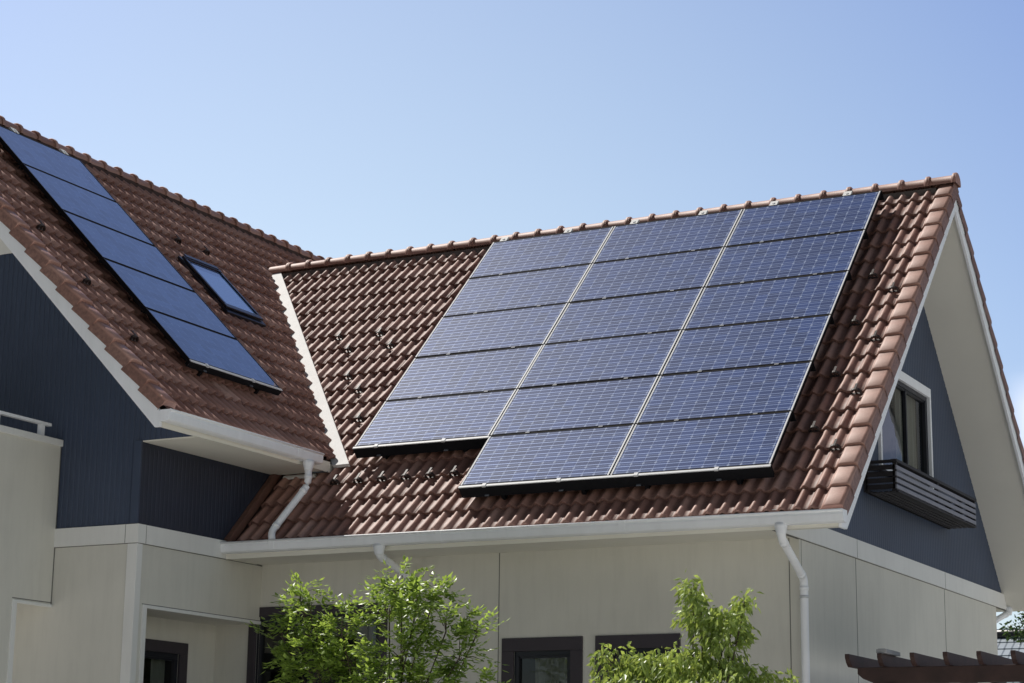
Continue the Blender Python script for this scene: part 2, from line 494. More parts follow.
# roof bodies (underlay above, cream soffit boards below)
def roof_body(wing, u0, u1, zs, back=False, bot=0.225):
    top = 0.078
    dw = wing.dw
    zt = lambda v: v * TP - top / CP
    zb = lambda v: v * TP - bot / CP
    vb = (zs + bot / CP) / TP
    poly = [(0.02, zt(0.02)), (dw, zt(dw)), (dw, zb(dw)), (vb, zs), (0.02, zs)]
    mis = [1, 1, 0, 0, 0]
    if back: poly = [(2 * dw - v, z) for v, z in poly]
    mb = MB(); mb.prism(poly, u0, u1, wing.T, 0, mis)
    return mb
for w, parent, u0, u1, zs, bk in ((RW, roof_r, XL, -0.045, -0.183, False), (RW, roof_rb, -8.0, -0.045, -0.183, True)):
    o = roof_body(w, u0, u1, zs, bk).build('roof_soffit', [M['soffit'], M['slab']]); o.parent = parent
# the front slope left of the eave only exists above the left roof
mb = roof_body(RW, -9.2, XL, -0.183)
me = mb.mesh('t', [M['soffit'], M['slab']]); clip_mesh(me, (VAL - 0.05, 0, 0), (-1, -1, 0))
o = bpy.data.objects.new('roof_soffit', me); COL.objects.link(o); o.parent = roof_r
mb = roof_body(LW, YF + 0.045, 11.0, -0.175, False, 0.150)
me = mb.mesh('t', [M['soffit'], M['slab']])
bm = bmesh.new(); bm.from_mesh(me)
bmesh.ops.bisect_plane(bm, geom=bm.verts[:] + bm.edges[:] + bm.faces[:], plane_co=(0, D, 0), plane_no=(0, 1, 0))
bm.to_mesh(me); bm.free()
o = bpy.data.objects.new('roof_soffit', me); COL.objects.link(o); o.parent = roof_l
o = roof_body(LW, YF + 0.045, 11.0, -0.175, True, 0.150).build('roof_soffit', [M['soffit'], M['slab']]); o.parent = roof_lb

# barge boards
def barge(wing, u0, u1, zlow, back=False, top=0.085, bot=0.268):
    dw = wing.dw
    v1 = (zlow + bot / CP) / TP
    poly = [(0.0, -top / CP), (dw, dw * TP - top / CP), (dw, dw * TP - bot / CP), (v1, zlow), (0.0, zlow)]
    if back: poly = [(2 * dw - v, z) for v, z in poly]
    mb = MB(); mb.prism(poly, u0, u1, wing.T)
    return mb.build('barge_board', M['white'], house, bevel=0.004)
barge(RW, -0.048, -0.016, -0.20, False, 0.085, 0.242); barge(RW, -0.048, -0.016, -0.20, True, 0.085, 0.255)
barge(LW, YF + 0.016, YF + 0.048, -0.185, False, 0.03, 0.172); barge(LW, YF + 0.016, YF + 0.048, -0.185, True, 0.03, 0.172)
# inner trim line on the left gable board: butt joint
mb = MB()
mb.box(YF + 0.0145, 3.2, -0.171, YF + 0.016, 3.206, -0.06, T=lambda u, s_, w: LW.slope(u, s_, w))
mb.build('board_joint', M['joint'], house)

# fascia boards
mb = MB(); mb.box(XL, -0.002, -0.19, -0.05, 0.022, -0.075); mb.build('fascia', M['soffit'], house)
mb = MB(); mb.box(-A - 0.022, YF + 0.05, HE - 0.183, -A + 0.002, 0.80, HE - 0.075); mb.build('fascia', M['soffit'], house)
mb = MB(); mb.box(-7.9, 2 * D - 0.022, -0.19, -0.05, 2 * D + 0.002, -0.075); mb.build('fascia', M['soffit'], house)
# level eave soffits
mb = MB(); mb.box(XL, 0.022, -0.178, WX, YW, -0.166); mb.build('soffit', M['soffit'], house)
mb = MB(); mb.box(XL, YG + 0.002, HE - 0.172, -A - 0.022, 0.80, HE - 0.160); mb.build('soffit', M['soffit'], house)
mb = MB(); mb.box(-7.9, 2 * D - YW, -0.178, WX, 2 * D - 0.022, -0.166); mb.build('soffit', M['soffit'], house)

# gutters: channel profile
def gutter(T, u0, u1, z0, z1, W=0.115, H=0.105):
    prof = [(-0.002, 0.0), (-0.002, -H), (-0.085, -H), (-0.104, -H + 0.012), (-W, -0.040), (-W + 0.003, -0.022), (-W - 0.005, -0.016), (-W - 0.005, 0.0),
            (-W + 0.012, 0.0), (-W + 0.012, -0.012), (-W + 0.010, -0.030), (-0.098, -H + 0.02), (-0.082, -H + 0.006), (-0.008, -H + 0.006), (-0.008, 0.0)]
    mb = MB()
    n = len(prof)
    vs = [T(u0, a, b + z0) for a, b in prof] + [T(u1, a, b + z1) for a, b in prof]
    fs = [(i, (i + 1) % n, n + (i + 1) % n, n + i) for i in range(n)]
    mb.add(vs, fs)
    for (u, z, s) in ((u0, z0, 0.004), (u1, z1, -0.004)):
        pts = [(a, b) for a, b in prof[:8]]
        mb.prism(pts, u, u + s, lambda e, a, b: T(e, a, b + z))
    mb.tube([T(u0, -W - 0.003, z0 - 0.006), T(u1, -W - 0.003, z1 - 0.006)], 0.0105, 8)
    # sleeve joints
    L = u1 - u0
    k = 1
    while k * 1.9 < abs(L):
        u = u0 + math.copysign(k * 1.9 + 0.2, L); z = z0 + (z1 - z0) * (u - u0) / L
        out = [(-0.001, 0.002), (-0.001, -H - 0.003), (-0.086, -H - 0.003), (-0.107, -H + 0.011), (-W - 0.004, -0.040), (-W - 0.009, -0.016), (-W - 0.009, 0.003), (-W + 0.005, 0.003)]
        mb.prism(out, u, u + 0.06, lambda e, a, b: T(e, a, b + z))
        k += 1
    return mb.build('gutter', M['white'], house)
gutter(T_R, 0.03, -6.52, -0.058, -0.034)
gutter(T_L, YF + 0.01, 0.50, -0.030, -0.045)
gutter(lambda u, v, z: (u, 2 * D - v, z), 0.0, -7.6, -0.045, -0.03)

# downpipes
def downpipe(pts, r=0.037, outlet=None, brackets=()):
    mb = MB()
    # round the bends
    P0 = [Vector(p) for p in pts]; path = [P0[0]]
    for i in range(1, len(P0) - 1):
        a, b, c = P0[i - 1], P0[i], P0[i + 1]
        d = min(0.06, (b - a).length * 0.4, (c - b).length * 0.4)
        p = b + (a - b).normalized() * d; q = b + (c - b).normalized() * d
        for t in (0, 0.33, 0.66, 1): path.append(p * (1 - t) ** 2 + b * 2 * t * (1 - t) + q * t * t)
    path.append(P0[-1])
    mb.tube(path, r, 14)
    for i in range(1, len(P0) - 1):      # sockets at the elbows
        for e in (P0[i - 1], P0[i + 1]):
            d = (e - P0[i]); 
            if d.length < 0.15: continue
            d.normalize()
            mb.tube([P0[i] + d * 0.065, P0[i] + d * 0.10], r + 0.004, 14)
    if outlet:
        x, y, z = outlet
        mb.tube([(x, y, z), (x, y, z - 0.03), (x, y, z - 0.09), (x, y, z - 0.10)], r, 14, radii=[0.058, 0.058, r + 0.006, r + 0.006])
    o = mb.build('downpipe', M['white'], house)
    for (x, y, z) in brackets:
        b = MB(); b.tube([(x, y, z - 0.012), (x, y, z + 0.012)], r + 0.006, 14); b.box(x - 0.012, y, z - 0.010, x + 0.012, YW, z + 0.010)
        bo = b.build('pipe_bracket', M['alu']); bo.parent = o
    return o
downpipe([(-0.545, -0.06, -0.15), (-0.545, -0.06, -0.27), (-0.575, 0.58, -0.56), (-0.575, 0.58, GZ)], outlet=(-0.545, -0.06, -0.145), brackets=[(-0.575, 0.58, -0.72), (-0.575, 0.58, -1.55)])
downpipe([(-4.62, -0.06, -0.14), (-4.62, -0.06, -0.24), (-4.66, 0.59, -0.38), (-4.66, 0.59, GZ)], outlet=(-4.62, -0.06, -0.135), brackets=[(-4.66, 0.59, -0.8)])
downpipe([(-5.70, 0.285, HE - 0.14), (-5.70, 0.290, 0.56), (-5.90, -0.03, 0.055), (-5.86, -0.07, -0.04)], r=0.036, outlet=(-5.70, 0.285, HE - 0.145))
downpipe([(-0.62, 7.94, -0.15), (-0.62, 7.94, -0.22), (-0.70, 7.50, -0.36), (-0.70, 7.50, GZ)], r=0.035, outlet=(-0.62, 7.94, -0.145))

# valley flashing (painted sheet lying in the valley, over the cut tiles)
mb = MB()
def vpt(s, off, w):           # point in the right slope, off = horizontal distance right of the valley line
    y = s * CP
    q = RW.slope(VAL - y + off, s, w)
    return q
ss = [1.19 + (5.63 - 1.19) * i / 6 for i in range(7)]
for i in range(6):
    for (o0, w0, o1, w1) in ((-0.10, 0.004, 0.105, 0.010), (0.105, 0.010, 0.109, -0.03)):
        mb.quad(vpt(ss[i], o0, w0), vpt(ss[i], o1, w1), vpt(ss[i + 1], o1, w1), vpt(ss[i + 1], o0, w0))
mb.quad(vpt(1.19, -0.10, 0.004), vpt(1.19, 0.105, 0.010), vpt(1.19, 0.105, -0.03), vpt(1.19, -0.10, -0.03))
o = mb.build('valley_flashing', M['flash']); o.parent = roof_r
# folded lead sheet where the valley meets the eave
mb = MB()
mb.quad(RW.slope(-5.97, 1.06, 0.010), RW.slope(-5.76, 1.06, 0.010), RW.slope(-5.90, 1.33, 0.010), RW.slope(-6.02, 1.33, 0.010))
o = mb.build('lead_flashing', M['lead']); o.parent = roof_r
# upstand trim where the roof meets the navy side wall, and pale closure strip under the eave
mb = MB(); mb.box(XL + 0.001, -0.02, -0.05, XL + 0.07, 1.25, 0.035, T=lambda u, s, w: RW.slope(u, s, w))
o = mb.build('wall_flashing', M['browntile_trim'], bevel=0.006); o.parent = roof_r
mb = MB(); mb.box(XL + 0.14, 1.055, -0.04, -5.93, 1.085, -0.012, T=lambda u, s, w: RW.slope(u, s, w))
o = mb.build('closure_strip', M['band']); o.parent = roof_r

# ------------------------------------------------------------------ walls
def ribbed(mb, F, a0, a1, zb, zt, holes, pitch, depth, mi=0, breaks=()):
    """vertical ribbed cladding. F(a, z, d) -> world, d outward"""
    n = int(round((a1 - a0) / pitch)); p = (a1 - a0) / n
    cuts = [a0 + i * p for i in range(n + 1)]
    seg = []
    g = p * 0.2 if depth else 0
    for i in range(n):
        if depth:
            seg += [(cuts[i], cuts[i] + p - 2 * g, 0, 0), (cuts[i] + p - 2 * g, cuts[i] + p - 1.4 * g, 0, -depth), (cuts[i] + p - 1.4 * g, cuts[i] + p - 0.6 * g, -depth, -depth), (cuts[i] + p - 0.6 * g, cuts[i + 1], -depth, 0)]
        else: seg.append((cuts[i], cuts[i + 1], 0, 0))
    edges = sorted([h[0] for h in holes] + [h[1] for h in holes] + list(breaks))
    out = []
    for (x0, x1, d0, d1) in seg:
        pts = [x0] + [e for e in edges if x0 + 1e-6 < e < x1 - 1e-6] + [x1]
        for q in range(len(pts) - 1):
            f0 = (pts[q] - x0) / (x1 - x0); f1 = (pts[q + 1] - x0) / (x1 - x0)
            out.append((pts[q], pts[q + 1], d0 + (d1 - d0) * f0, d0 + (d1 - d0) * f1))
    for (x0, x1, d0, d1) in out:
        mid = (x0 + x1) / 2
        z0 = zb(mid) if callable(zb) else zb
        spans = [(z0, None)]
        for (h0, h1, hz0, hz1) in holes:
            if h0 <= mid <= h1: spans = [(z0, hz0), (hz1, None)]
        for (s0, s1) in spans:
            t0 = zt(x0) if callable(zt) else zt; t1 = zt(x1) if callable(zt) else zt
            if s1 is not None: t0 = t1 = s1
            if max(t0, t1) <= s0 + 1e-4: continue
            t0 = max(t0, s0); t1 = max(t1, s0)
            mb.quad(F(x0, s0, d0), F(x1, s0, d1), F(x1, t1, d1), F(x0, t0, d0), mi)

def reveal(mb, F, h, depth, mi=0):
    a0, a1, z0, z1 = h
    for (p, q) in (((a0, z0), (a1, z0)), ((a1, z0), (a1, z1)), ((a1, z1), (a0, z1)), ((a0, z1), (a0, z0))):
        mb.quad(F(p[0], p[1], 0), F(q[0], q[1], 0), F(q[0], q[1], -depth), F(p[0], p[1], -depth), mi)

def window(F, h, trim, sash=0.05, frame_mat='brown_trim', sash_mat='sash', mullions=(), curtain=None, trim_out=0.02, room=0.9, slide=None, sill=True):
    """h = trim outer rectangle (a0,a1,z0,z1) ; opening = inside of trim"""
    a0, a1, z0, z1 = h
    o0, o1, q0, q1 = a0 + trim[0], a1 - trim[1], z0 + trim[2], z1 - trim[3]
    mb = MB()
    B = lambda x0, x1, y0, y1, d0, d1, m: m.box(x0, y0, d0, x1, y1, d1, T=lambda a, z, d: F(a, z, d))
    B(a0, a1, q1, z1, -0.01, trim_out, mb)
    if trim[2] > 0: B(a0, a1, z0, q0, -0.01, trim_out, mb)
    B(a0, o0, q0, q1, -0.01, trim_out, mb); B(o1, a1, q0, q1, -0.01, trim_out, mb)
    w = mb.build('window', M[frame_mat], house, bevel=0.004)
    mb = MB(); e = 0.002
    B(o0 - e, o1 + e, q1 - sash, q1 + e, -0.07, -0.012, mb); B(o0 - e, o1 + e, q0 - e, q0 + sash, -0.07, -0.012, mb)
    B(o0 - e, o0 + sash, q0 + sash, q1 - sash, -0.07, -0.012, mb); B(o1 - sash, o1 + e, q0 + sash, q1 - sash, -0.07, -0.012, mb)
    for mu in mullions: B(mu - 0.018, mu + 0.018, q0 + sash, q1 - sash, -0.068, -0.020, mb)
    # outer rails, a second step
    B(o0 + sash, o1 - sash, q1 - sash - 0.02, q1 - sash + e, -0.062, -0.026, mb)
    s = mb.build('sash', M[sash_mat], bevel=0.003); s.parent = w
    mb = MB(); mb.quad(F(o0, q0, -0.05), F(o1, q0, -0.05), F(o1, q1, -0.05), F(o0, q1, -0.05))
    pz = mb.build('pane', M['glass'], fix=False); pz.parent = w
    mb = MB()
    x0, x1, y0, y1 = o0 - 0.3, o1 + 0.3, q0 - 0.05, q1 + 0.02
    mb.quad(F(x0, y0, -room), F(x1, y0, -room), F(x1, y1, -room), F(x0, y1, -room))
    for (p, q) in (((x0, y0), (x1, y0)), ((x1, y0), (x1, y1)), ((x1, y1), (x0, y1)), ((x0, y1), (x0, y0))):
        mb.quad(F(p[0], p[1], -0.09), F(q[0], q[1], -0.09), F(q[0], q[1], -room), F(p[0], p[1], -room))
    r = mb.build('room_lining', M['room']); r.parent = w
    if curtain:
        c0, c1 = curtain
        mb = MB(); n = max(8, int((c1 - c0) / 0.02))
        for i in range(n):
            xa = c0 + (c1 - c0) * i / n; xb = c0 + (c1 - c0) * (i + 1) / n
            f = lambda x: -0.14 + 0.02 * math.sin(x * 42) + 0.008 * math.sin(x * 97 + 1)
            mb.quad(F(xa, q0 - 0.04, f(xa)), F(xb, q0 - 0.04, f(xb)), F(xb, q1 + 0.01, f(xb)), F(xa, q1 + 0.01, f(xa)), 0, True)
        c = mb.build('curtain', M['curtain'], fix=False); c.parent = w
    return w

F_front = lambda a, z, d: (a, YW - d, z)            # a = x
F_gable = lambda a, z, d: (WX + d, a, z)            # a = y
F_lg = lambda a, z, d: (a, YG - d, z)               # a = x
F_ls = lambda a, z, d: (XL + d, a, z)               # a = y

# front wall of right wing
RXI = -7.02                                          # recess back wall plane
win1 = (-3.645, -2.790, -2.35, -1.003); win2 = (-2.655, -1.797, -2.35, -1.003)
bigwin = (-6.598, -4.94, -3.55, -0.612)
def holes_of(w, t): return (w[0] + t[0] - 0.002, w[1] - t[1] + 0.002, w[2] + t[2] - 0.002, w[3] - t[3] + 0.002)
t1 = (0.125, 0.125, 0.09, 0.125); tb = (0.09, 0.09, 0.06, 0.10)
mb = MB()
hs = [holes_of(win1, t1), holes_of(win2, t1), holes_of(bigwin, tb)]
ribbed(mb, F_front, RXI, WX, GZ, -0.166, hs, 0.5, 0)
for h in hs: reveal(mb, F_front, h, 0.10)
for x in (-0.735, -3.69):
    mb.box(x - 0.004, YW - 0.0025, GZ, x + 0.004, YW + 0.01, -0.17, 1)
mb.box(-6.0, YW - 0.0025, -3.4, -0.7, YW + 0.01, -3.39, 1)
mb.build('wall', [M['cream'], M['joint']], house)
window(F_front, win1, t1, curtain=(-3.36, -2.86), sash=0.045)
window(F_front, win2, t1, curtain=(-2.6, -2.2), sash=0.045)
window(F_front, bigwin, tb, mullions=(-5.77,), sash=0.05, curtain=(-5.4, -5.05))

# gable wall of right wing: cream below, pale band, navy ribbed above
mb = MB()
ribbed(mb, F_gable, YW, 2 * D - YW + 0.02, GZ, -0.19, [], 0.5, 0)
for y in (2.233, 5.265):
    mb.box(WX - 0.01, y - 0.004, GZ, WX + 0.0025, y + 0.004, -0.19, 1)
mb.box(WX - 0.01, 0.70, GZ, WX + 0.002, 0.706, -0.19, 1)
mb.build('wall', [M['cream'], M['joint']], house)
mb = MB()
mb.box(WX - 0.02, 0.03, -0.186, WX + 0.018, 2 * D - 0.03, -0.006)
mb.box(WX - 0.02, 0.03, -0.192, WX + 0.006, 2 * D - 0.03, -0.186, 1)
for y in (2.24, 5.26): mb.box(WX + 0.01, y - 0.003, -0.185, WX + 0.0195, y + 0.003, -0.007, 1)
mb.build('trim_band', [M['band'], M['joint']], house)
und = lambda y: min(y, 2 * D - y) * TP - 0.222 / CP
gw = (3.06, 4.91, 0.80, 1.975); tg = (0.05, 0.045, 0.05, 0.10)
gh = holes_of(gw, tg)
mb = MB()
ribbed(mb, F_gable, 0.32, 2 * D - 0.32, -0.006, und, [gh], 0.064, 0.0022, breaks=(D,))
reveal(mb, F_gable, gh, 0.10)
mb.build('wall', M['navy'], house)
window(F_gable, gw, tg, sash=0.045, frame_mat='white', mullions=(4.14,), curtain=(4.17, 4.80), trim_out=0.03, room=2.2)
# back and far walls keep the rooms dark
mb = MB()
mb.quad((WX, 2 * D - YW, GZ), (-9.7, 2 * D - YW, GZ), (-9.7, 2 * D - YW, -0.1), (WX, 2 * D - YW, -0.1))
mb.build('wall', M['cream'], house)

# left wing gable wall
undl = lambda x: HE + min(-A - x, 2 * D2 + A + x) * TP - 0.147 / CP
XR2 = -A - 2 * D2 + (XL + A) * -1            # mirrored left corner
mb = MB()
navytop = 2.86
ribbed(mb, F_lg, XR2, -5.86, lambda x: -0.012 if (XR2 <= x <= XL) else HE - 0.160, lambda x: min(undl(x), navytop), [], 0.064, 0.007, breaks=(XL,))
mb.build('wall', M['navy'], house)
mb = MB()                                          # side return: smooth boards, the eave's shade painted into their navy
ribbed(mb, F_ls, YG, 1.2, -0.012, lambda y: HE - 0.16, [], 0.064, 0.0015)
mb.build('wall', M['navy_shaded'], house)
mb = MB()
ribbed(mb, F_lg, -13.0, -6.3, navytop + 0.0, undl, [], 0.6, 0, breaks=(-A - D2, -A - (navytop - HE + 0.147 / CP) / TP, -A - 2 * D2 + (navytop - HE + 0.147 / CP) / TP))
mb.build('wall', M['band'], house)
mb = MB()
mb.box(XL - 0.085, YG - 0.022, 0.0, XL + 0.0, YG, HE - 0.162)  # navy corner trim, front face
mb.build('corner_trim', M['navy'], house)
# cream part of the left wing: front, side with a recessed porch
op = (-1.217, 0.648, GZ, -0.783)              # porch opening in the side wall (a = y)
mb = MB()
ribbed(mb, F_lg, XR2, XL, GZ, -0.19, [], 0.5, 0)
ribbed(mb, F_ls, YG, YW, GZ, -0.19, [(op[0], op[1], GZ - 0.01, op[3])], 0.4, 0)
# recess: back wall with window hole, ceiling, return
F_rc = lambda a, z, d: (RXI + d, a, z)
rw = (-0.95, 0.172, -3.0, -1.003); trw = (0.125, 0.125, 0.1, 0.115)
rh = holes_of(rw, trw)
ribbed(mb, F_rc, YG + 0.1, YW, GZ, op[3] + 0.02, [rh], 0.4, 0)
reveal(mb, F_rc, rh, 0.1)
mb.quad((XL - 0.002, YG + 0.1, op[3]), (RXI, YG + 0.1, op[3]), (RXI, YW, op[3]), (XL - 0.002, YW, op[3]), 2)
mb.quad((XL - 0.002, op[0], GZ), (RXI, op[0], GZ), (RXI, op[0], op[3]), (XL - 0.002, op[0], op[3]))
# joints
mb.box(XL - 0.115, YG - 0.0025, GZ, XL - 0.109, YG + 0.01, -0.19, 1)
mb.box(XL - 0.01, YG + 0.072, GZ, XL + 0.0025, YG + 0.078, -0.19, 1)
mb.box(XL - 0.006, op[0] - 0.065, op[3] + 0.028, XL + 0.0025, op[1], op[3] + 0.036, 1)
mb.build('wall', [M['cream'], M['joint'], M['soffit']], house)
window(F_rc, rw, trw, sash=0.05, curtain=(-0.2, 0.0))
mb = MB()                                        # pale corner boards and trims
mb.box(XL - 0.108, YG - 0.012, GZ, XL + 0.012, YG, -0.192)
mb.box(XL, YG, GZ, XL + 0.012, YG + 0.07, -0.192)
mb.box(XL - 0.02, op[0], op[3] - 0.004, XL + 0.014, op[1], op[3] + 0.028)
mb.box(XL - 0.02, op[0] - 0.06, GZ, XL + 0.014, op[0], op[3] + 0.028)
mb.build('corner_trim', M['band'], house, bevel=0.003)
mb = MB()
mb.box(XR2, YG - 0.020, -0.186, XL + 0.02, YG + 0.01, -0.008)
mb.box(XL - 0.01, YG + 0.01, -0.186, XL + 0.02, 0.04, -0.008)
mb.box(XR2, YG - 0.008, -0.192, XL + 0.008, YG + 0.01, -0.186, 1)
mb.box(XL - 0.01, YG + 0.01, -0.192, XL + 0.008, 0.64, -0.186, 1)
mb.box(XL - 0.135, YG - 0.0215, -0.185, XL - 0.130, YG - 0.01, -0.009, 1)
mb.box(XL + 0.01, YG + 0.10, -0.185, XL + 0.0215, YG + 0.105, -0.009, 1)
mb.build('trim_band', [M['band'], M['joint']], house)
# left wing far side
mb = MB()
mb.quad((XR2, YG, GZ), (XR2, 10.9, GZ), (XR2, 10.9, HE), (XR2, YG, HE))
mb.quad((XL, 2 * D - YW, GZ), (XL, 10.9, GZ), (XL, 10.9, HE), (XL, 2 * D - YW, HE))
mb.quad((XR2, 10.9, GZ), (XL, 10.9, GZ), (XL, 10.9, HE), (XR2, 10.9, HE))
mb.build('wall', M['cream'], house)

# balcony on the left wing gable
BX = -7.465
mb = MB()
zb0, zb1 = -0.735, 0.80
y0, y1 = -3.0, YG
mb.box(BX - 0.12, y0, zb0, BX, y1 - 0.002, zb1)                   # side parapet
mb.box(-11.9, y0, zb0, BX - 0.12, y0 + 0.12, zb1)               # front parapet
mb.box(-11.9, y0 + 0.12, zb0 + 0.2, BX - 0.12, y1 - 0.002, zb0 + 0.4)  # floor
mb.box(BX - 0.12, y0, GZ, BX, -1.955, zb0)                    # pier to the ground
mb.box(-11.9, y0, GZ, -11.4, -2.4, zb0)
mb.box(BX - 0.01, y1 - 0.014, zb0 + 0.0, BX + 0.002, y1 - 0.0025, zb1, 1)
mb.box(BX - 0.01, -1.955, zb0 + 0.012, BX + 0.002, y1, zb0 + 0.020, 1)
bal = mb.build('balcony', [M['cream'], M['joint']], house)
mb = MB()
mb.box(BX - 0.14, y0 - 0.02, zb1, BX + 0.025, y1 - 0.003, zb1 + 0.065)
mb.box(-11.9, y0 - 0.02, zb1, BX - 0.14, y0 + 0.14, zb1 + 0.065)
o = mb.build('coping', M['band'], bevel=0.006); o.parent = bal
mb = MB()
mb.box(BX - 0.02, -1.955, zb0 - 0.028, BX + 0.014, y1 - 0.003, zb0 - 0.0)
mb.box(BX - 0.02, -1.955, GZ, BX + 0.014, -1.895, zb0 - 0.028)
o = mb.build('edge_trim', M['band'], bevel=0.003); o.parent = bal
mb = MB()
mb.box(BX - 0.09, y0, 0.985, BX - 0.035, y1 - 0.12, 1.015)
mb.box(-11.9, y0 + 0.03, 0.985, BX - 0.09, y0 + 0.085, 1.015)
for y in (-1.64, -2.27, -2.9):
    mb.box(BX - 0.085, y - 0.03, zb1 + 0.065, BX - 0.04, y + 0.03, 0.985)
o = mb.build('handrail', M['white'], bevel=0.004); o.parent = bal

# ------------------------------------------------------------------ skylight in the left roof
def LSF(u, s, w): return LW.slope(u, s, w)
sy0, sy1, ss0, ss1 = 1.43, 2.15, 2.68, 3.62
mb = MB()
fw = 0.048
mb.box(sy0 - 0.02, ss0 - 0.07, -0.03, sy1 + 0.02, ss1 + 0.03, 0.006, T=LSF)   # apron flashing
mb.box(sy0, ss0, 0.012, sy1, ss0 + fw + 0.03, 0.034, T=LSF); mb.box(sy0, ss1 - fw, 0.012, sy1, ss1, 0.042, T=LSF)
mb.box(sy0, ss0 + fw + 0.03, 0.012, sy0 + fw, ss1 - fw, 0.036, T=LSF); mb.box(sy1 - fw, ss0 + fw + 0.03, 0.012, sy1, ss1 - fw, 0.036, T=LSF)
mb.box(sy0 + 0.04, ss1 - 0.02, 0.040, sy1 - 0.04, ss1 + 0.04, 0.050, T=LSF)
sky_l = mb.build('skylight', M['sash'], house, bevel=0.006)
mb = MB(); mb.quad(LSF(sy0 + fw, ss0 + fw, 0.022), LSF(sy1 - fw, ss0 + fw, 0.022), LSF(sy1 - fw, ss1 - fw, 0.022), LSF(sy0 + fw, ss1 - fw, 0.022))
skp, nt, b = nmat('skylight_glass')
b.inputs['Base Color'].default_value = (0.11, 0.20, 0.40, 1); b.inputs['Roughness'].default_value = 0.05; b.inputs['Coat Weight'].default_value = 0.6
nt.links.new(mathn(nt, 'MULTIPLY_ADD', noise(nt, objco(nt), 4.0), 0.06, 0.02), b.inputs['Roughness'])
o = mb.build('pane', skp, fix=False); o.parent = sky_l

# ------------------------------------------------------------------ snow guards (sub-parts of the roofs)
mb = MB()
K = 9
for (rad, w0, w1) in ((0.052, 0, 0.014),):
    pts_o = []; 
    for i in range(K + 1):
        th = PI * i / K
        pts_o.append((math.cos(th) * 0.058, math.sin(th) * 0.062))
    for i in range(K):
        (xa, za), (xb, zb_) = pts_o[i], pts_o[i + 1]
        f = 0.80
        mb.add([(xa, -0.016, za), (xb, -0.016, zb_), (xb, 0.016, zb_), (xa, 0.016, za),
                (xa * f, -0.016, za * f), (xb * f, -0.016, zb_ * f), (xb * f, 0.016, zb_ * f), (xa * f, 0.016, za * f)],
               [(0, 1, 2, 3), (4, 7, 6, 5), (0, 4, 5, 1), (3, 2, 6, 7)])
mb.box(-0.012, 0.0, 0.052, 0.012, 0.09, 0.060); mb.box(-0.05, -0.014, -0.002, 0.05, 0.014, 0.004)
mb.box(-0.004, -0.012, 0.0, 0.004, 0.012, 0.055)
mb.v = [tuple(k * 0.95 for k in p) for p in mb.v]
sg_me = mb.mesh('snow_guard', M['guard'])
def snow_guard(wing, parent, u, s, rot, w=-0.022):
    o = bpy.data.objects.new('snow_guard', sg_me); COL.objects.link(o); o.parent = parent
    o.rotation_euler = rot; o.location = Vector(wing.slope(u, s, w))     # parent's origin is the house frame
    return o
ROT_R = (P, 0, 0); ROT_L = (P, 0, PI / 2)
for s in (0.853, 1.74, 2.65, 3.54): snow_guard(RW, roof_r, -0.265, s, ROT_R)
for s in (1.17, 2.07, 2.97, 3.85): snow_guard(RW, roof_r, -0.54, s, ROT_R)
for i in range(7): snow_guard(RW, roof_r, -5.602 + 0.28 * i, 0.885, ROT_R)
for (u, s) in ((-6.96, 3.82), (-6.40, 3.80), (-6.69, 3.51), (-6.12, 3.50), (-6.41, 2.92), (-6.126, 2.61), (-5.85, 2.03), (-5.57, 1.75)):
    snow_guard(RW, roof_r, u, s, ROT_R)
for (u, s) in ((-1.42, 1.2), (-1.42, 2.1), (-1.42, 3.0), (1.80, 4.1), (2.36, 4.1)):
    snow_guard(LW, roof_l, u, s, ROT_L)

# ------------------------------------------------------------------ solar panels
PW, PH, PT = 1.567, 0.804, 0.045
PITCH_U, PITCH_S = 1.585, 0.826
def panel_meshes(cellmat, side, long_, edge):
    fr = MB(); t = 0.015
    z0, z1 = -PT, 0.0
    fr.box(-PW / 2, 0, z0, -PW / 2 + t, PH, z1); fr.box(PW / 2 - t, 0, z1 - 0.006, PW / 2, PH, z1); fr.box(PW / 2 - t, 0, z0, PW / 2 - 0.001, PH, z1 - 0.006, 1)  # right outer side black, its shade put into the colour
    fr.box(-PW / 2 + t, 0, z0, PW / 2 - t, t * 0.6, z1 - 0.001, 1); fr.box(-PW / 2 + t, PH - t * 0.6, z0, PW / 2 - t, PH, z1 - 0.001, 1)
    for sx in (-1, 1): fr.box(min(sx * PW / 2, sx * (PW / 2 - 0.006)), 0, z1, max(sx * PW / 2, sx * (PW / 2 - 0.006)), PH, z1 + 0.001, 2)
    fr.box(-PW / 2 + t, t, z0 + 0.004, PW / 2 - t, PH - t, z1 - 0.012, 1)
    fme = fr.mesh('frame', [side, long_, edge])
    ce = MB(); a = PW / 2 - t; b0, b1 = t * 0.6, PH - t * 0.6
    ce.quad((-a, b0, -0.003), (a, b0, -0.003), (a, b1, -0.003), (-a, b1, -0.003))
    cme = ce.mesh('cell_glass', cellmat, fix=False)
    uv = cme.uv_layers.new(name='cells')
    mu = 0.022; mv = 0.018
    for li, co in enumerate([(-a, b0), (a, b0), (a, b1), (-a, b1)]):
        u = (co[0] + a - mu) / (2 * a - 2 * mu) * 12; v = (co[1] - b0 - mv) / (b1 - b0 - 2 * mv) * 6
        uv.data[li].uv = (u, v)
    return fme, cme
fr_me, ce_me = panel_meshes(M['cells'], M['alu'], M['black'], M['alu'])
fr_me2, ce_me2 = panel_meshes(M['cells_grazing'], M['black'], M['black'], M['alu_shaded'])
ORD = ['topmost', 'second', 'third', 'fourth', 'fifth', 'lowest']
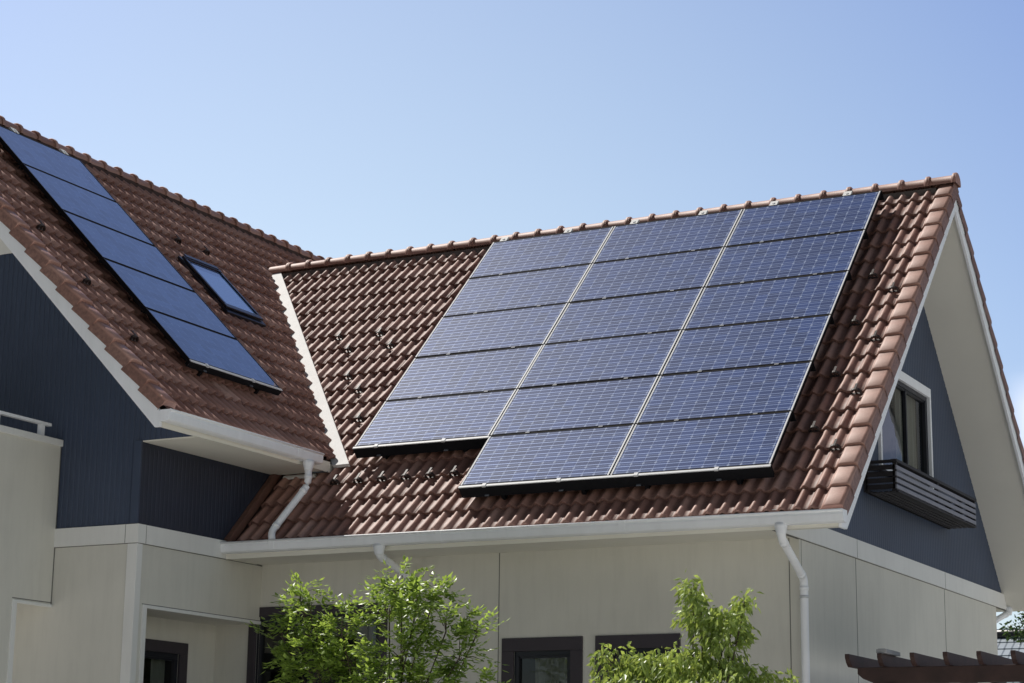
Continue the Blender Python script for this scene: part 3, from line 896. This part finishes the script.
def put_panel(loc, rot, fme, cme, label, group):
    t = empty('solar_panel', loc, rot)
    tag(t, label, 'solar panel', group)
    for nm, me in (('frame', fme), ('cell_glass', cme)):
        o = bpy.data.objects.new(nm, me); COL.objects.link(o); o.parent = t
    return t
AX, AY, AD = -0.717, 0.4256, 0.17
colname = ['left', 'middle', 'right']
for c in range(3):
    for r in range(6 if c else 5):
        u = AX - (3 - c) * PITCH_U + PITCH_U / 2; s = AY + (5 - r) * PITCH_S + 0.010
        w = AD + random.uniform(-0.002, 0.002)
        place = ORD[r] if r < 4 else ('fifth' if (r == 4 and c) else 'lowest')
        pl = put_panel(RW.slope(u, s, w), (P + random.uniform(-0.0015, 0.0015), random.uniform(-0.0015, 0.0015), 0), fr_me, ce_me,
                  f'blue gridded solar panel, {place} in the {colname[c]} column of the large right array',
                  'solar panels of the large right-hand array')
LBX, LBY = 0.8414 + 0.049, -0.938
for r in range(5):
    s = LBX + (4 - r) * PITCH_S + 0.010; w = AD - 0.05
    place = ORD[r] if r < 4 else 'lowest'
    put_panel(LW.slope(LBY + PITCH_U / 2, s, w), (P + random.uniform(-0.002, 0.002), 0, PI / 2), fr_me2, ce_me2,
              f'plain dark blue solar panel, {place} in the single column on left roof', 'solar panels on the left roof')

def mounting(name, wing, u0, u1, rows, s0, label, ncols_at, tabs, loc, AD=AD):
    t = world_thing(name, loc); tag(t, label, 'mounting frame')
    for r in range(rows + 1):
        s = s0 + r * PITCH_S
        ua, ub = ncols_at(r)
        mb = MB()
        if r == 0 or (r == 1 and name == 'mounting_frame' and ua == u0 and wing is RW):
            pass
        mb.box(ua, s - 0.0085, 0.055, ub, s + 0.0085, AD - 0.006, T=lambda u, s_, w: wing.slope(u, s_, w))
        o = mb.build('rail', M['black'], t)
    return t
def edge_rail(t, wing, u0, u1, s, wlow=0.045, AD=AD):
    mb = MB()
    mb.box(u0, s - 0.030, wlow, u1, s - 0.012, AD - 0.008, T=lambda u, s_, w: wing.slope(u, s_, w))
    mb.box(u0, s - 0.030, AD - 0.008, u1, s - 0.004, AD + 0.002, 1, T=lambda u, s_, w: wing.slope(u, s_, w))
    n = int(round((u1 - u0) / 0.79))
    for i in range(n):
        u = u0 + (i + 0.35) * (u1 - u0) / n
        mb.box(u - 0.02, s - 0.034, AD - 0.012, u + 0.02, s + 0.006, AD + 0.008, 1, T=lambda u_, s_, w: wing.slope(u_, s_, w))
        mb.box(u - 0.022, s - 0.046, 0.060, u + 0.022, s - 0.030, 0.072, 2, T=lambda u_, s_, w: wing.slope(u_, s_, w))
    mb.build('edge_rail', [M['black'], M['alu'], M['greymetal']], t)
def tab(t, wing, u, s, AD=AD):
    mb = MB(); mb.box(u - 0.045, s - 0.015, AD - 0.02, u + 0.045, s + 0.075, AD + 0.004, T=lambda u_, s_, w: wing.slope(u_, s_, w))
    mb.box(u - 0.012, s + 0.01, AD + 0.004, u + 0.012, s + 0.034, AD + 0.012, 0, T=lambda u_, s_, w: wing.slope(u_, s_, w))
    mb.build('bracket', M['flash'], t)
U0 = AX - 3 * PITCH_U
mt = mounting('mounting_frame', RW, U0, AX, 6, AY, 'black mounting rails carrying the large right-hand solar array', lambda r: (U0 if r >= 1 else U0 + PITCH_U, AX), None, RW.slope(-3, 2.5, 0))
edge_rail(mt, RW, U0, U0 + PITCH_U, AY + PITCH_S); edge_rail(mt, RW, U0 + PITCH_U, AX, AY)
for i in range(6): tab(mt, RW, AX - 0.39 - 0.845 * i, AY + 6 * PITCH_S - 0.0)
for u in (U0 + 0.3, U0 + 1.25, U0 + 2.0, U0 + 2.85, U0 + 3.5, U0 + 4.4):      # up-slope rails under the panels
    lo = AY if u > U0 + PITCH_U else AY + PITCH_S
    mb = MB(); mb.box(u - 0.02, lo, -0.03, u + 0.02, AY + 6 * PITCH_S, 0.05, T=lambda u_, s_, w: RW.slope(u_, s_, w)); mb.build('rail', M['black'], mt)
mt2 = mounting('mounting_frame', LW, LBY, LBY + PITCH_U, 5, LBX, 'black mounting rails under the single column of panels on the left roof', lambda r: (LBY, LBY + PITCH_U), None, LW.slope(0, 2.5, 0), AD - 0.05)
edge_rail(mt2, LW, LBY, LBY + PITCH_U, LBX, 0.045, AD - 0.05)
for u in (LBY + 0.50, LBY + 1.33): tab(mt2, LW, u, LBX + 5 * PITCH_S, AD - 0.05)
for u in (U0 + PITCH_U, U0 + 2 * PITCH_U):                    # added black strip for the shade in the gap between columns
    mb = MB(); mb.box(u - 0.007, AY, 0.05, u + 0.007, AY + 6 * PITCH_S, AD - 0.012, T=lambda u_, s_, w: RW.slope(u_, s_, w)); mb.build('gap_shade_strip', M['black'], mt)
for u in (LBY + 0.3, LBY + 1.28):
    mb = MB(); mb.box(u - 0.02, LBX, -0.03, u + 0.02, LBX + 5 * PITCH_S, 0.04, T=lambda u_, s_, w: LW.slope(u_, s_, w)); mb.build('rail', M['black'], mt2)
# clamps between the panels of the large array
for c in range(3):
    for r in range(1, 6):
        if c == 0 and r == 1: continue
        for f in (0.27, 0.77):
            u = U0 + (c + f) * PITCH_U; s = AY + r * PITCH_S
            mb = MB(); mb.box(u - 0.022, s - 0.011, AD - 0.008, u + 0.022, s + 0.011, AD + 0.003, T=lambda u_, s_, w: RW.slope(u_, s_, w)); mb.build('clamp', M['clamp'], mt)

# ------------------------------------------------------------------ flower box under the gable window
fx0, fx1 = WX + 0.03, -0.315
fy0, fy1, fz0, fz1 = 2.54, 5.39, 0.495, 0.775
fb = world_thing('window_flower_box', (WX, 4.0, fz0)); tag(fb, 'slatted dark flower box hanging under the white framed gable window', 'flower box')
mb = MB()
for (x, y) in ((fx0, fy0), (fx0, fy1), (fx1, fy0), (fx1, fy1), (fx1, (fy0 + fy1) / 2)):
    mb.box(x - 0.018, y - 0.018, fz0, x + 0.018, y + 0.018, fz1)
mb.box(fx0, fy0 - 0.02, fz0 - 0.012, fx0 + 0.03, fy1 + 0.02, fz0 + 0.02); mb.box(fx1 - 0.03, fy0 - 0.02, fz0 - 0.012, fx1 + 0.006, fy1 + 0.02, fz0 + 0.015)
mb.box(fx0 - 0.01, fy0 - 0.03, fz1, fx0 + 0.03, fy1 + 0.03, fz1 + 0.025)
mb.box(fx1 - 0.035, fy0 - 0.04, fz1, fx1 + 0.03, fy1 + 0.04, fz1 + 0.028)
mb.box(fx0 + 0.03, fy0 - 0.03, fz1 + 0.001, fx1 - 0.035, fy0 + 0.02, fz1 + 0.026); mb.box(fx0 + 0.03, fy1 - 0.02, fz1 + 0.001, fx1 - 0.035, fy1 + 0.03, fz1 + 0.026)
mb.build('frame', M['darkrail'], fb)
for i in range(4):
    z = fz0 + 0.018 + i * 0.064
    mb = MB(); mb.box(fx1 + 0.006, fy0 - 0.02, z, fx1 + 0.022, fy1 + 0.02, z + 0.042); mb.build('slat', M['slat'], fb, bevel=0.003)
for y in (fy0 - 0.018, fy1 + 0.006):  # end slats take a dark colour in place of their shade
    for i in range(4):
        z = fz0 + 0.018 + i * 0.064
        mb = MB(); mb.box(fx0, y, z, fx1, y + 0.012, z + 0.048); mb.build('slat', M['darkrail'], fb)
for i in range(6):
    x = fx0 + 0.01 + i * 0.056
    mb = MB(); mb.box(x, fy0, fz0 - 0.012, x + 0.036, fy1, fz0 - 0.001); mb.build('slat', M['darkrail'], fb)

# ------------------------------------------------------------------ pergola
pg = world_thing('pergola', (1.8, 1.4, GZ)); tag(pg, 'dark brown timber pergola with notched rafter ends beside the gable wall', 'pergola')
PZ = -1.274
def rafter(x):
    poly = [(0.0, PZ), (3.0, PZ), (3.0, PZ - 0.105), (0.075, PZ - 0.105), (0.03, PZ - 0.075), (0.0, PZ - 0.035)]
    mb = MB(); mb.prism(poly, x - 0.02, x + 0.02, lambda e, a, b: (e, a, b))
    mb.build('rafter', M['pergola'], pg, bevel=0.004)
for i in range(14): rafter(0.0 + 0.28 * i)
for y in (0.16, 2.7):
    poly = [(0.045, PZ - 0.107), (3.9, PZ - 0.107), (3.9, PZ - 0.245), (0.20, PZ - 0.245), (0.09, PZ - 0.20), (0.045, PZ - 0.16)]
    mb = MB(); mb.prism(poly, y - 0.03, y + 0.03, lambda e, a, b: (a, e, b)); mb.build('beam', M['pergola'], pg, bevel=0.004)
for (x, y) in ((0.34, 0.16), (3.5, 0.16), (0.34, 2.7), (3.5, 2.7)):
    mb = MB(); mb.box(x - 0.05, y - 0.05, GZ, x + 0.05, y + 0.05, PZ - 0.245); mb.build('post', M['pergola'], pg, bevel=0.006)
gb = world_thing('grey_board', (0.3, 0.15, PZ)); tag(gb, 'short pale grey board lying on the second pergola rafter', 'board')
mb = MB(); mb.box(0.245, 0.03, PZ + 0.002, 0.335, 0.42, PZ + 0.035); mb.box(0.262, 0.03, PZ + 0.035, 0.318, 0.42, PZ + 0.041)
mb.build('board', M['greyboard'], gb, bevel=0.004)

# ------------------------------------------------------------------ trees
def leaf_quad(mb, base, d, side, L, W, tint, droop=0.0):
    """folded pointed leaf: 6 vertices, 4 faces"""
    n = d.cross(side); n.normalize()
    p0 = base; p1 = base + d * L * 0.5 - Vector((0, 0, droop * L * 0.15)); p2 = base + d * L - Vector((0, 0, droop * L * 0.5))
    l = p1 + side * W * 0.5 + n * W * 0.16 - d * L * 0.06; r = p1 - side * W * 0.5 + n * W * 0.16 - d * L * 0.06
    b = len(mb.v)
    mb.v += [tuple(p0), tuple(l), tuple(p2), tuple(r), tuple(p1)]
    mb.col += [tint] * 5
    for f in ((0, 4, 1), (1, 4, 2), (0, 3, 4), (3, 2, 4)):
        mb.f.append(tuple(b + i for i in f)); mb.m.append(0); mb.s.append(False)

def rnd_unit():
    while True:
        v = Vector((random.uniform(-1, 1), random.uniform(-1, 1), random.uniform(-1, 1)))
        if 0.05 < v.length < 1: return v.normalized()

def tree(name, label, base, lobes, leafmat, style, dens, leafL, leafW, trunk_r, group=None):
    """lobes: (x,y,z, rx,ry,rz) ; every lobe gets limbs from the trunk and twigs carrying leaves"""
    t = world_thing(name, base); tag(t, label, 'tree', group)
    wood = MB(); crown = newmb()
    base = Vector(base)
    cen = Vector((sum(l[0] for l in lobes) / len(lobes), sum(l[1] for l in lobes) / len(lobes), min(l[2] for l in lobes)))
    fork = base.lerp(cen, 0.72); fork.z = base.z + (cen.z - base.z) * 0.62
    mid = base.lerp(fork, 0.5) + Vector((0.05, 0.03, 0))
    wood.tube([base, mid, fork], trunk_r, 10, radii=[trunk_r * 1.25, trunk_r, trunk_r * 0.75])
    for (lx, ly, lz, rx, ry, rz) in lobes:
        c = Vector((lx, ly, lz))
        s1 = fork.lerp(c, 0.5) + Vector((random.uniform(-.08, .08), random.uniform(-.08, .08), -0.06))
        end = c + Vector((0, 0, rz * 0.55))
        wood.tube([fork, s1, c - Vector((0, 0, rz * 0.3)), end], 0.02, 7, radii=[trunk_r * 0.45, trunk_r * 0.2, 0.006, 0.002])
        vol = rx * ry * rz
        nt_ = max(6, int(dens * (vol ** 0.72)))
        for k in range(nt_):
            u = rnd_unit(); rr = random.uniform(0.35, 1.0) ** 0.6
            # uneven outline
            wob = 0.82 + 0.30 * math.sin(u.x * 5.1 + lx * 9) * math.sin(u.z * 4.3 + ly * 7 + lz * 3) + random.uniform(-0.1, 0.14)
            p = c + Vector((u.x * rx, u.y * ry, u.z * rz)) * rr * wob
            org = c + Vector((u.x * rx * 0.15, u.y * ry * 0.15, (u.z * 0.2 - 0.25) * rz))
            m = org.lerp(p, 0.55) + Vector((0, 0, 0.02))
            if k % 5 == 0: wood.tube([org, m, p], 0.004, 4, radii=[0.005, 0.003, 0.0015], cap=False)
            out = (p - c).normalized()
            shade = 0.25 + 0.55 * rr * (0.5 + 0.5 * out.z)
            if style == 'pinnate':
                ax = (out * 0.8 + rnd_unit() * 0.7 + Vector((0, 0, 0.35))).normalized()
                sd = ax.cross(Vector((0, 0, 1)) + rnd_unit() * 0.4).normalized()
                nrm = sd.cross(ax)
                n = random.randint(3, 5); RL = leafL * random.uniform(1.6, 2.6)
                for _rep in range(2):
                    ax2 = (ax + rnd_unit() * 0.55).normalized(); sd = ax2.cross(Vector((0, 0, 1)) + rnd_unit() * 0.3).normalized()
                    for i in range(n):
                        q = p + ax2 * RL * (i / n) - Vector((0, 0, 0.25 * RL * (i / n) ** 2))
                        for sg in (-1, 1):
                            d = (ax2 * 0.55 + sd * sg + rnd_unit() * 0.22).normalized()
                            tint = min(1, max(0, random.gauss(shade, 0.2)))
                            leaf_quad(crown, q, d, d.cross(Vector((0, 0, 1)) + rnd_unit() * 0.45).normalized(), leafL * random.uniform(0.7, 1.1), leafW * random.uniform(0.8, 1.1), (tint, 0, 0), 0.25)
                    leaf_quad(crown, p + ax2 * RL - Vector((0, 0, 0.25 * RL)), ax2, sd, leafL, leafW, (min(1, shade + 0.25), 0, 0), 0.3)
            else:
                n = random.randint(9, 14)
                for i in range(n):
                    q = p + rnd_unit() * leafL * 0.9
                    d = (out * 0.45 + rnd_unit() * 0.65 + Vector((0, 0, -0.55 if style == 'droop' else 0.1))).normalized()
                    sd = d.cross(rnd_unit()).normalized()
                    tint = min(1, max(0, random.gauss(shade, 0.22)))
                    leaf_quad(crown, q, d, sd, leafL * random.uniform(0.65, 1.15), leafW * random.uniform(0.8, 1.15), (tint, 0, 0), 0.5)
    w = wood.build('trunk', M['bark'], t)
    c = crown.build('crown', leafmat, t, fix=False)
    return t

# ash-like tree in front of the left part of the wall (lobes on the plane y about -2)
TY = -2.0
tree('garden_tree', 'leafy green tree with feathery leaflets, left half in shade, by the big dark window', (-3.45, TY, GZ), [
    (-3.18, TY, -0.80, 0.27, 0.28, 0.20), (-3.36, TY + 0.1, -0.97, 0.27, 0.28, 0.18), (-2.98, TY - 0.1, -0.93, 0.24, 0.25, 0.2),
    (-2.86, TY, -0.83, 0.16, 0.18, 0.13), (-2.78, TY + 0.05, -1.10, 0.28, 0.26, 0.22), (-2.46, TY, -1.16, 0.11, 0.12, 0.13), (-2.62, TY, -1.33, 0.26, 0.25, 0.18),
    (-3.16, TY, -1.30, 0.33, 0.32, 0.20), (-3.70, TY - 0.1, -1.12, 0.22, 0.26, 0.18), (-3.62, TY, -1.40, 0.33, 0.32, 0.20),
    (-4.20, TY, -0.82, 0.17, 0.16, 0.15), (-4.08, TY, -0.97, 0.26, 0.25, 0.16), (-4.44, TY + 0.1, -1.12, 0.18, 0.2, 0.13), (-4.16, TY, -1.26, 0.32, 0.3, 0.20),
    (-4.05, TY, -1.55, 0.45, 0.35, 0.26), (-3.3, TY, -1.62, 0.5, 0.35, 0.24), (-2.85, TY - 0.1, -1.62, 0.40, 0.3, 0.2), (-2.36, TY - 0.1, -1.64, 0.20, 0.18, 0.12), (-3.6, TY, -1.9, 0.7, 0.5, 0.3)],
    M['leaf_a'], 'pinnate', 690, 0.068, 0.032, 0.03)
TY2 = -2.6
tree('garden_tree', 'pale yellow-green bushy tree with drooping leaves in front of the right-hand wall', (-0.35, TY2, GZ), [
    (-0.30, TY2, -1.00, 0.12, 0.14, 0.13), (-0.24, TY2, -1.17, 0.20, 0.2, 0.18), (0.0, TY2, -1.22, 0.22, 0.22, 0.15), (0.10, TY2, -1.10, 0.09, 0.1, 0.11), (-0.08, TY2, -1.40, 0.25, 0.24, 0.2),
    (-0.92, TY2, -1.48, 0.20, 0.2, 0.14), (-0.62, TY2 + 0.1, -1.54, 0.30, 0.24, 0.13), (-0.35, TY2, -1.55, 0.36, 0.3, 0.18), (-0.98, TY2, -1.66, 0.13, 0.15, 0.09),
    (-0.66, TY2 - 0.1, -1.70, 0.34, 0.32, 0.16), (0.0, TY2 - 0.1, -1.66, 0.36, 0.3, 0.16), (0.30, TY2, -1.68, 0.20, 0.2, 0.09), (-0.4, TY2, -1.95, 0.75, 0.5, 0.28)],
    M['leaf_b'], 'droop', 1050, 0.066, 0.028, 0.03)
tree('background_tree', 'dark green tree behind the gable end in front of the neighbouring roof', (-2.15, 18.2, GZ), [
    (-2.80, 18, 0.46, 0.40, 0.45, 0.27), (-2.45, 18.3, 0.25, 0.50, 0.6, 0.4), (-1.7, 18.1, 0.55, 0.6, 0.6, 0.45), (-2.3, 18, -0.2, 0.6, 0.6, 0.4), (-1.5, 18.3, -0.1, 0.7, 0.7, 0.5)],
    M['leaf_c'], 'plain', 340, 0.10, 0.045, 0.09)

# ------------------------------------------------------------------ neighbouring house beyond
nb = world_thing('neighbouring_house', (-7.0, 34.0, GZ)); tag(nb, 'distant house with pale blue-grey tiled roof seen past the gable corner', 'house')
mb = MB(); NBZ = 1.72
tl_m, nt, b = nmat('grey_blue_roof')
co = objco(nt)
wv = N(nt, 'ShaderNodeTexWave'); wv.inputs['Scale'].default_value = 1.7; wv.bands_direction = 'X'; nt.links.new(co, wv.inputs[0])
c = mixc(nt, ramp(nt, wv.outputs[0], [(0.0, 0.0), (0.25, 1.0)]), (0.10, 0.12, 0.15), (0.42, 0.47, 0.52))
c = mixc(nt, mathn(nt, 'MULTIPLY', noise(nt, co, 3.0), 0.5), c, (0.30, 0.35, 0.40))
nt.links.new(c, b.inputs['Base Color']); b.inputs['Roughness'].default_value = 0.4
n_c = 14
for k in range(n_c):
    ya, yb = 30.0 + 0.30 * k, 30.0 + 0.30 * (k + 1) + 0.03
    za, zb_ = NBZ - 2.6 + 0.186 * k, NBZ - 2.6 + 0.186 * (k + 1) - 0.01
    mb.quad((-13, ya, za), (2, ya, za), (2, yb, zb_), (-13, yb, zb_)); mb.quad((-13, ya, za), (2, ya, za), (2, ya, za - 0.04), (-13, ya, za - 0.04))
mb.quad((-13, 34.2, NBZ), (2, 34.2, NBZ), (2, 38.4, NBZ - 2.6), (-13, 38.4, NBZ - 2.6))
mb.build('roof', tl_m, nb)
mb = MB(); mb.tube([(-13, 34.2, NBZ + 0.02), (2, 34.2, NBZ + 0.02)], 0.14, 10); mb.build('ridge_cap', M['sash'], nb)
mb = MB(); mb.box(-12.5, 30.4, GZ, 1.5, 38.0, NBZ - 2.55); mb.build('wall', M['cream'], nb)

# ------------------------------------------------------------------ ground
def grass_ground():
    m, nt, b = nmat('lawn')
    co = objco(nt)
    c = ramp(nt, noise(nt, co, 0.6, 8, 0.7), [(0.3, (0.055, 0.065, 0.03)), (0.55, (0.10, 0.10, 0.055)), (0.75, (0.15, 0.13, 0.09))])
    nt.links.new(c, b.inputs['Base Color']); b.inputs['Roughness'].default_value = 0.95
    return m
mb = MB(); G = 900
mb.quad((-G, -G, GZ), (G, -G, GZ), (G, G, GZ), (-G, G, GZ))
g = mb.build('ground', grass_ground()); tag(g, kind='structure')
mb = MB(); mb.quad((-22, -19, GZ + 0.004), (24, -19, GZ + 0.004), (24, YW - 2.4, GZ + 0.004), (-22, YW - 2.4, GZ + 0.004))  # unseen paving, paleness and extent shaped to bounce light onto the walls
mb.quad((-0.3, YW - 2.4, GZ + 0.004), (24, YW - 2.4, GZ + 0.004), (24, 16, GZ + 0.004), (-0.3, 16, GZ + 0.004))
g = mb.build('pavement', M['concrete']); tag(g, kind='structure')

# ------------------------------------------------------------------ world, sun
SUN = Vector((-0.71, 0.175, 1.0)).normalized()
el = math.asin(SUN.z); az = math.atan2(SUN.x, SUN.y)
w = bpy.data.worlds.new('World'); sc.world = w; w.use_nodes = True
nt = w.node_tree
bg = nt.nodes['Background']
sk = N(nt, 'ShaderNodeTexSky', sky_type='NISHITA')
sk.sun_disc = False; sk.sun_elevation = el; sk.sun_rotation = az
sk.air_density = 1.0; sk.dust_density = 1.0; sk.ozone_density = 1.2; sk.altitude = 50
tc = N(nt, 'ShaderNodeTexCoord')
sep = N(nt, 'ShaderNodeSeparateXYZ'); nt.links.new(tc.outputs['Generated'], sep.inputs[0])
# a small cumulus low in the sky beyond the gable
mp = N(nt, 'ShaderNodeMapping'); mp.inputs['Scale'].default_value = (9, 9, 16)
nt.links.new(tc.outputs['Generated'], mp.inputs[0])
cn = noise(nt, mp.outputs[0], 1.6, 8, 0.6)
elv = ramp(nt, sep.outputs[2], [(0.0, 0.5), (0.13, 1.0), (0.19, 0.9), (0.208, 0.0)])
azm = ramp(nt, sep.outputs[0], [(0.0, 0.0), (0.0001, 0.0)])
shift = mathn(nt, 'ADD', sep.outputs[0], 0.238)
azm = ramp(nt, mathn(nt, 'MULTIPLY', shift, 10.0), [(0.0, 0.0), (0.2, 1.0), (1.0, 1.0)])
cl = mathn(nt, 'MULTIPLY', mathn(nt, 'MULTIPLY', ramp(nt, cn, [(0.40, 0.0), (0.52, 1.0)]), elv), azm)
col = mixc(nt, mathn(nt, 'MULTIPLY', cl, 0.85), sk.outputs[0], (8.8, 9.0, 9.4))
# sky gain shaped by direction for its light: bright in view, dim overhead
def lobe(axis, stops):
    d = N(nt, 'ShaderNodeVectorMath', operation='DOT_PRODUCT'); nt.links.new(tc.outputs['Generated'], d.inputs[0])
    d.inputs[1].default_value = Vector(axis).normalized()
    return ramp(nt, d.outputs['Value'], stops)
base_g = ramp(nt, sep.outputs[2], [(0.0, (0.36, 0.365, 0.39)), (0.2, (0.23, 0.235, 0.25)), (0.45, 0.08), (1.0, 0.06)])
bright = lobe((-0.52, 0.83, 0.18), [(0.0, 0.0), (0.45, 0.0), (0.90, (0.80, 0.825, 1.03)), (1.0, (1.27, 1.145, 0.985))])
east_fill = lobe((1.0, 0.0, 0.10), [(0.0, 0.0), (0.35, 0.0), (0.95, (1.12, 1.02, 0.86)), (1.0, (1.12, 1.02, 0.86))])  # added brightness out of view, lights the gable wall
gain = mixc(nt, 1.0, mixc(nt, 1.0, base_g, bright, 'LIGHTEN'), east_fill, 'LIGHTEN')
sunlobe = lobe(SUN, [(0.0, 1.0), (0.84, 1.0), (0.97, 0.4), (1.0, 0.3)])
gain = mixc(nt, 1.0, gain, sunlobe, 'MULTIPLY')
gm = N(nt, 'ShaderNodeMix', data_type='RGBA', blend_type='MULTIPLY'); gm.inputs[0].default_value = 1.0
nt.links.new(col, gm.inputs[6]); nt.links.new(gain, gm.inputs[7])
nt.links.new(gm.outputs[2], bg.inputs[0])
bg.inputs[1].default_value = 0.15

sl = bpy.data.lights.new('sun', 'SUN'); sl.energy = 5.0; sl.angle = math.radians(0.53); sl.color = (1.0, 0.955, 0.89)
so = bpy.data.objects.new('sun', sl); COL.objects.link(so)
so.rotation_euler = (-SUN).to_track_quat('-Z', 'Y').to_euler()
so.location = SUN * 60

# ------------------------------------------------------------------ camera
cam = bpy.data.cameras.new('camera'); co = bpy.data.objects.new('camera', cam); COL.objects.link(co)
cam.sensor_width = 36.0; cam.lens = 2001.5014 / 1024 * 36.0
cam.clip_start = 0.1; cam.clip_end = 4000
right = Vector((0.8835942155397367, 0.468079382720346, 0.012765333401732701))
up = Vector((0.09409492121725228, -0.2041966311888241, 0.9743971888363874))
fwd = Vector((-0.45870187275161256, 0.8597705666532643, 0.22447085479163698))
mat = Matrix((right, up, -fwd)).transposed().to_4x4(); mat.translation = Vector((5.4932, -16.3667, -2.531))
co.matrix_world = mat
sc.camera = co

sc.view_settings.view_transform = 'Standard'; sc.view_settings.look = 'None'
sc.view_settings.exposure = 0; sc.view_settings.gamma = 1
sc.render.engine = 'CYCLES'
sc.cycles.max_bounces = 8; sc.cycles.transparent_max_bounces = 12
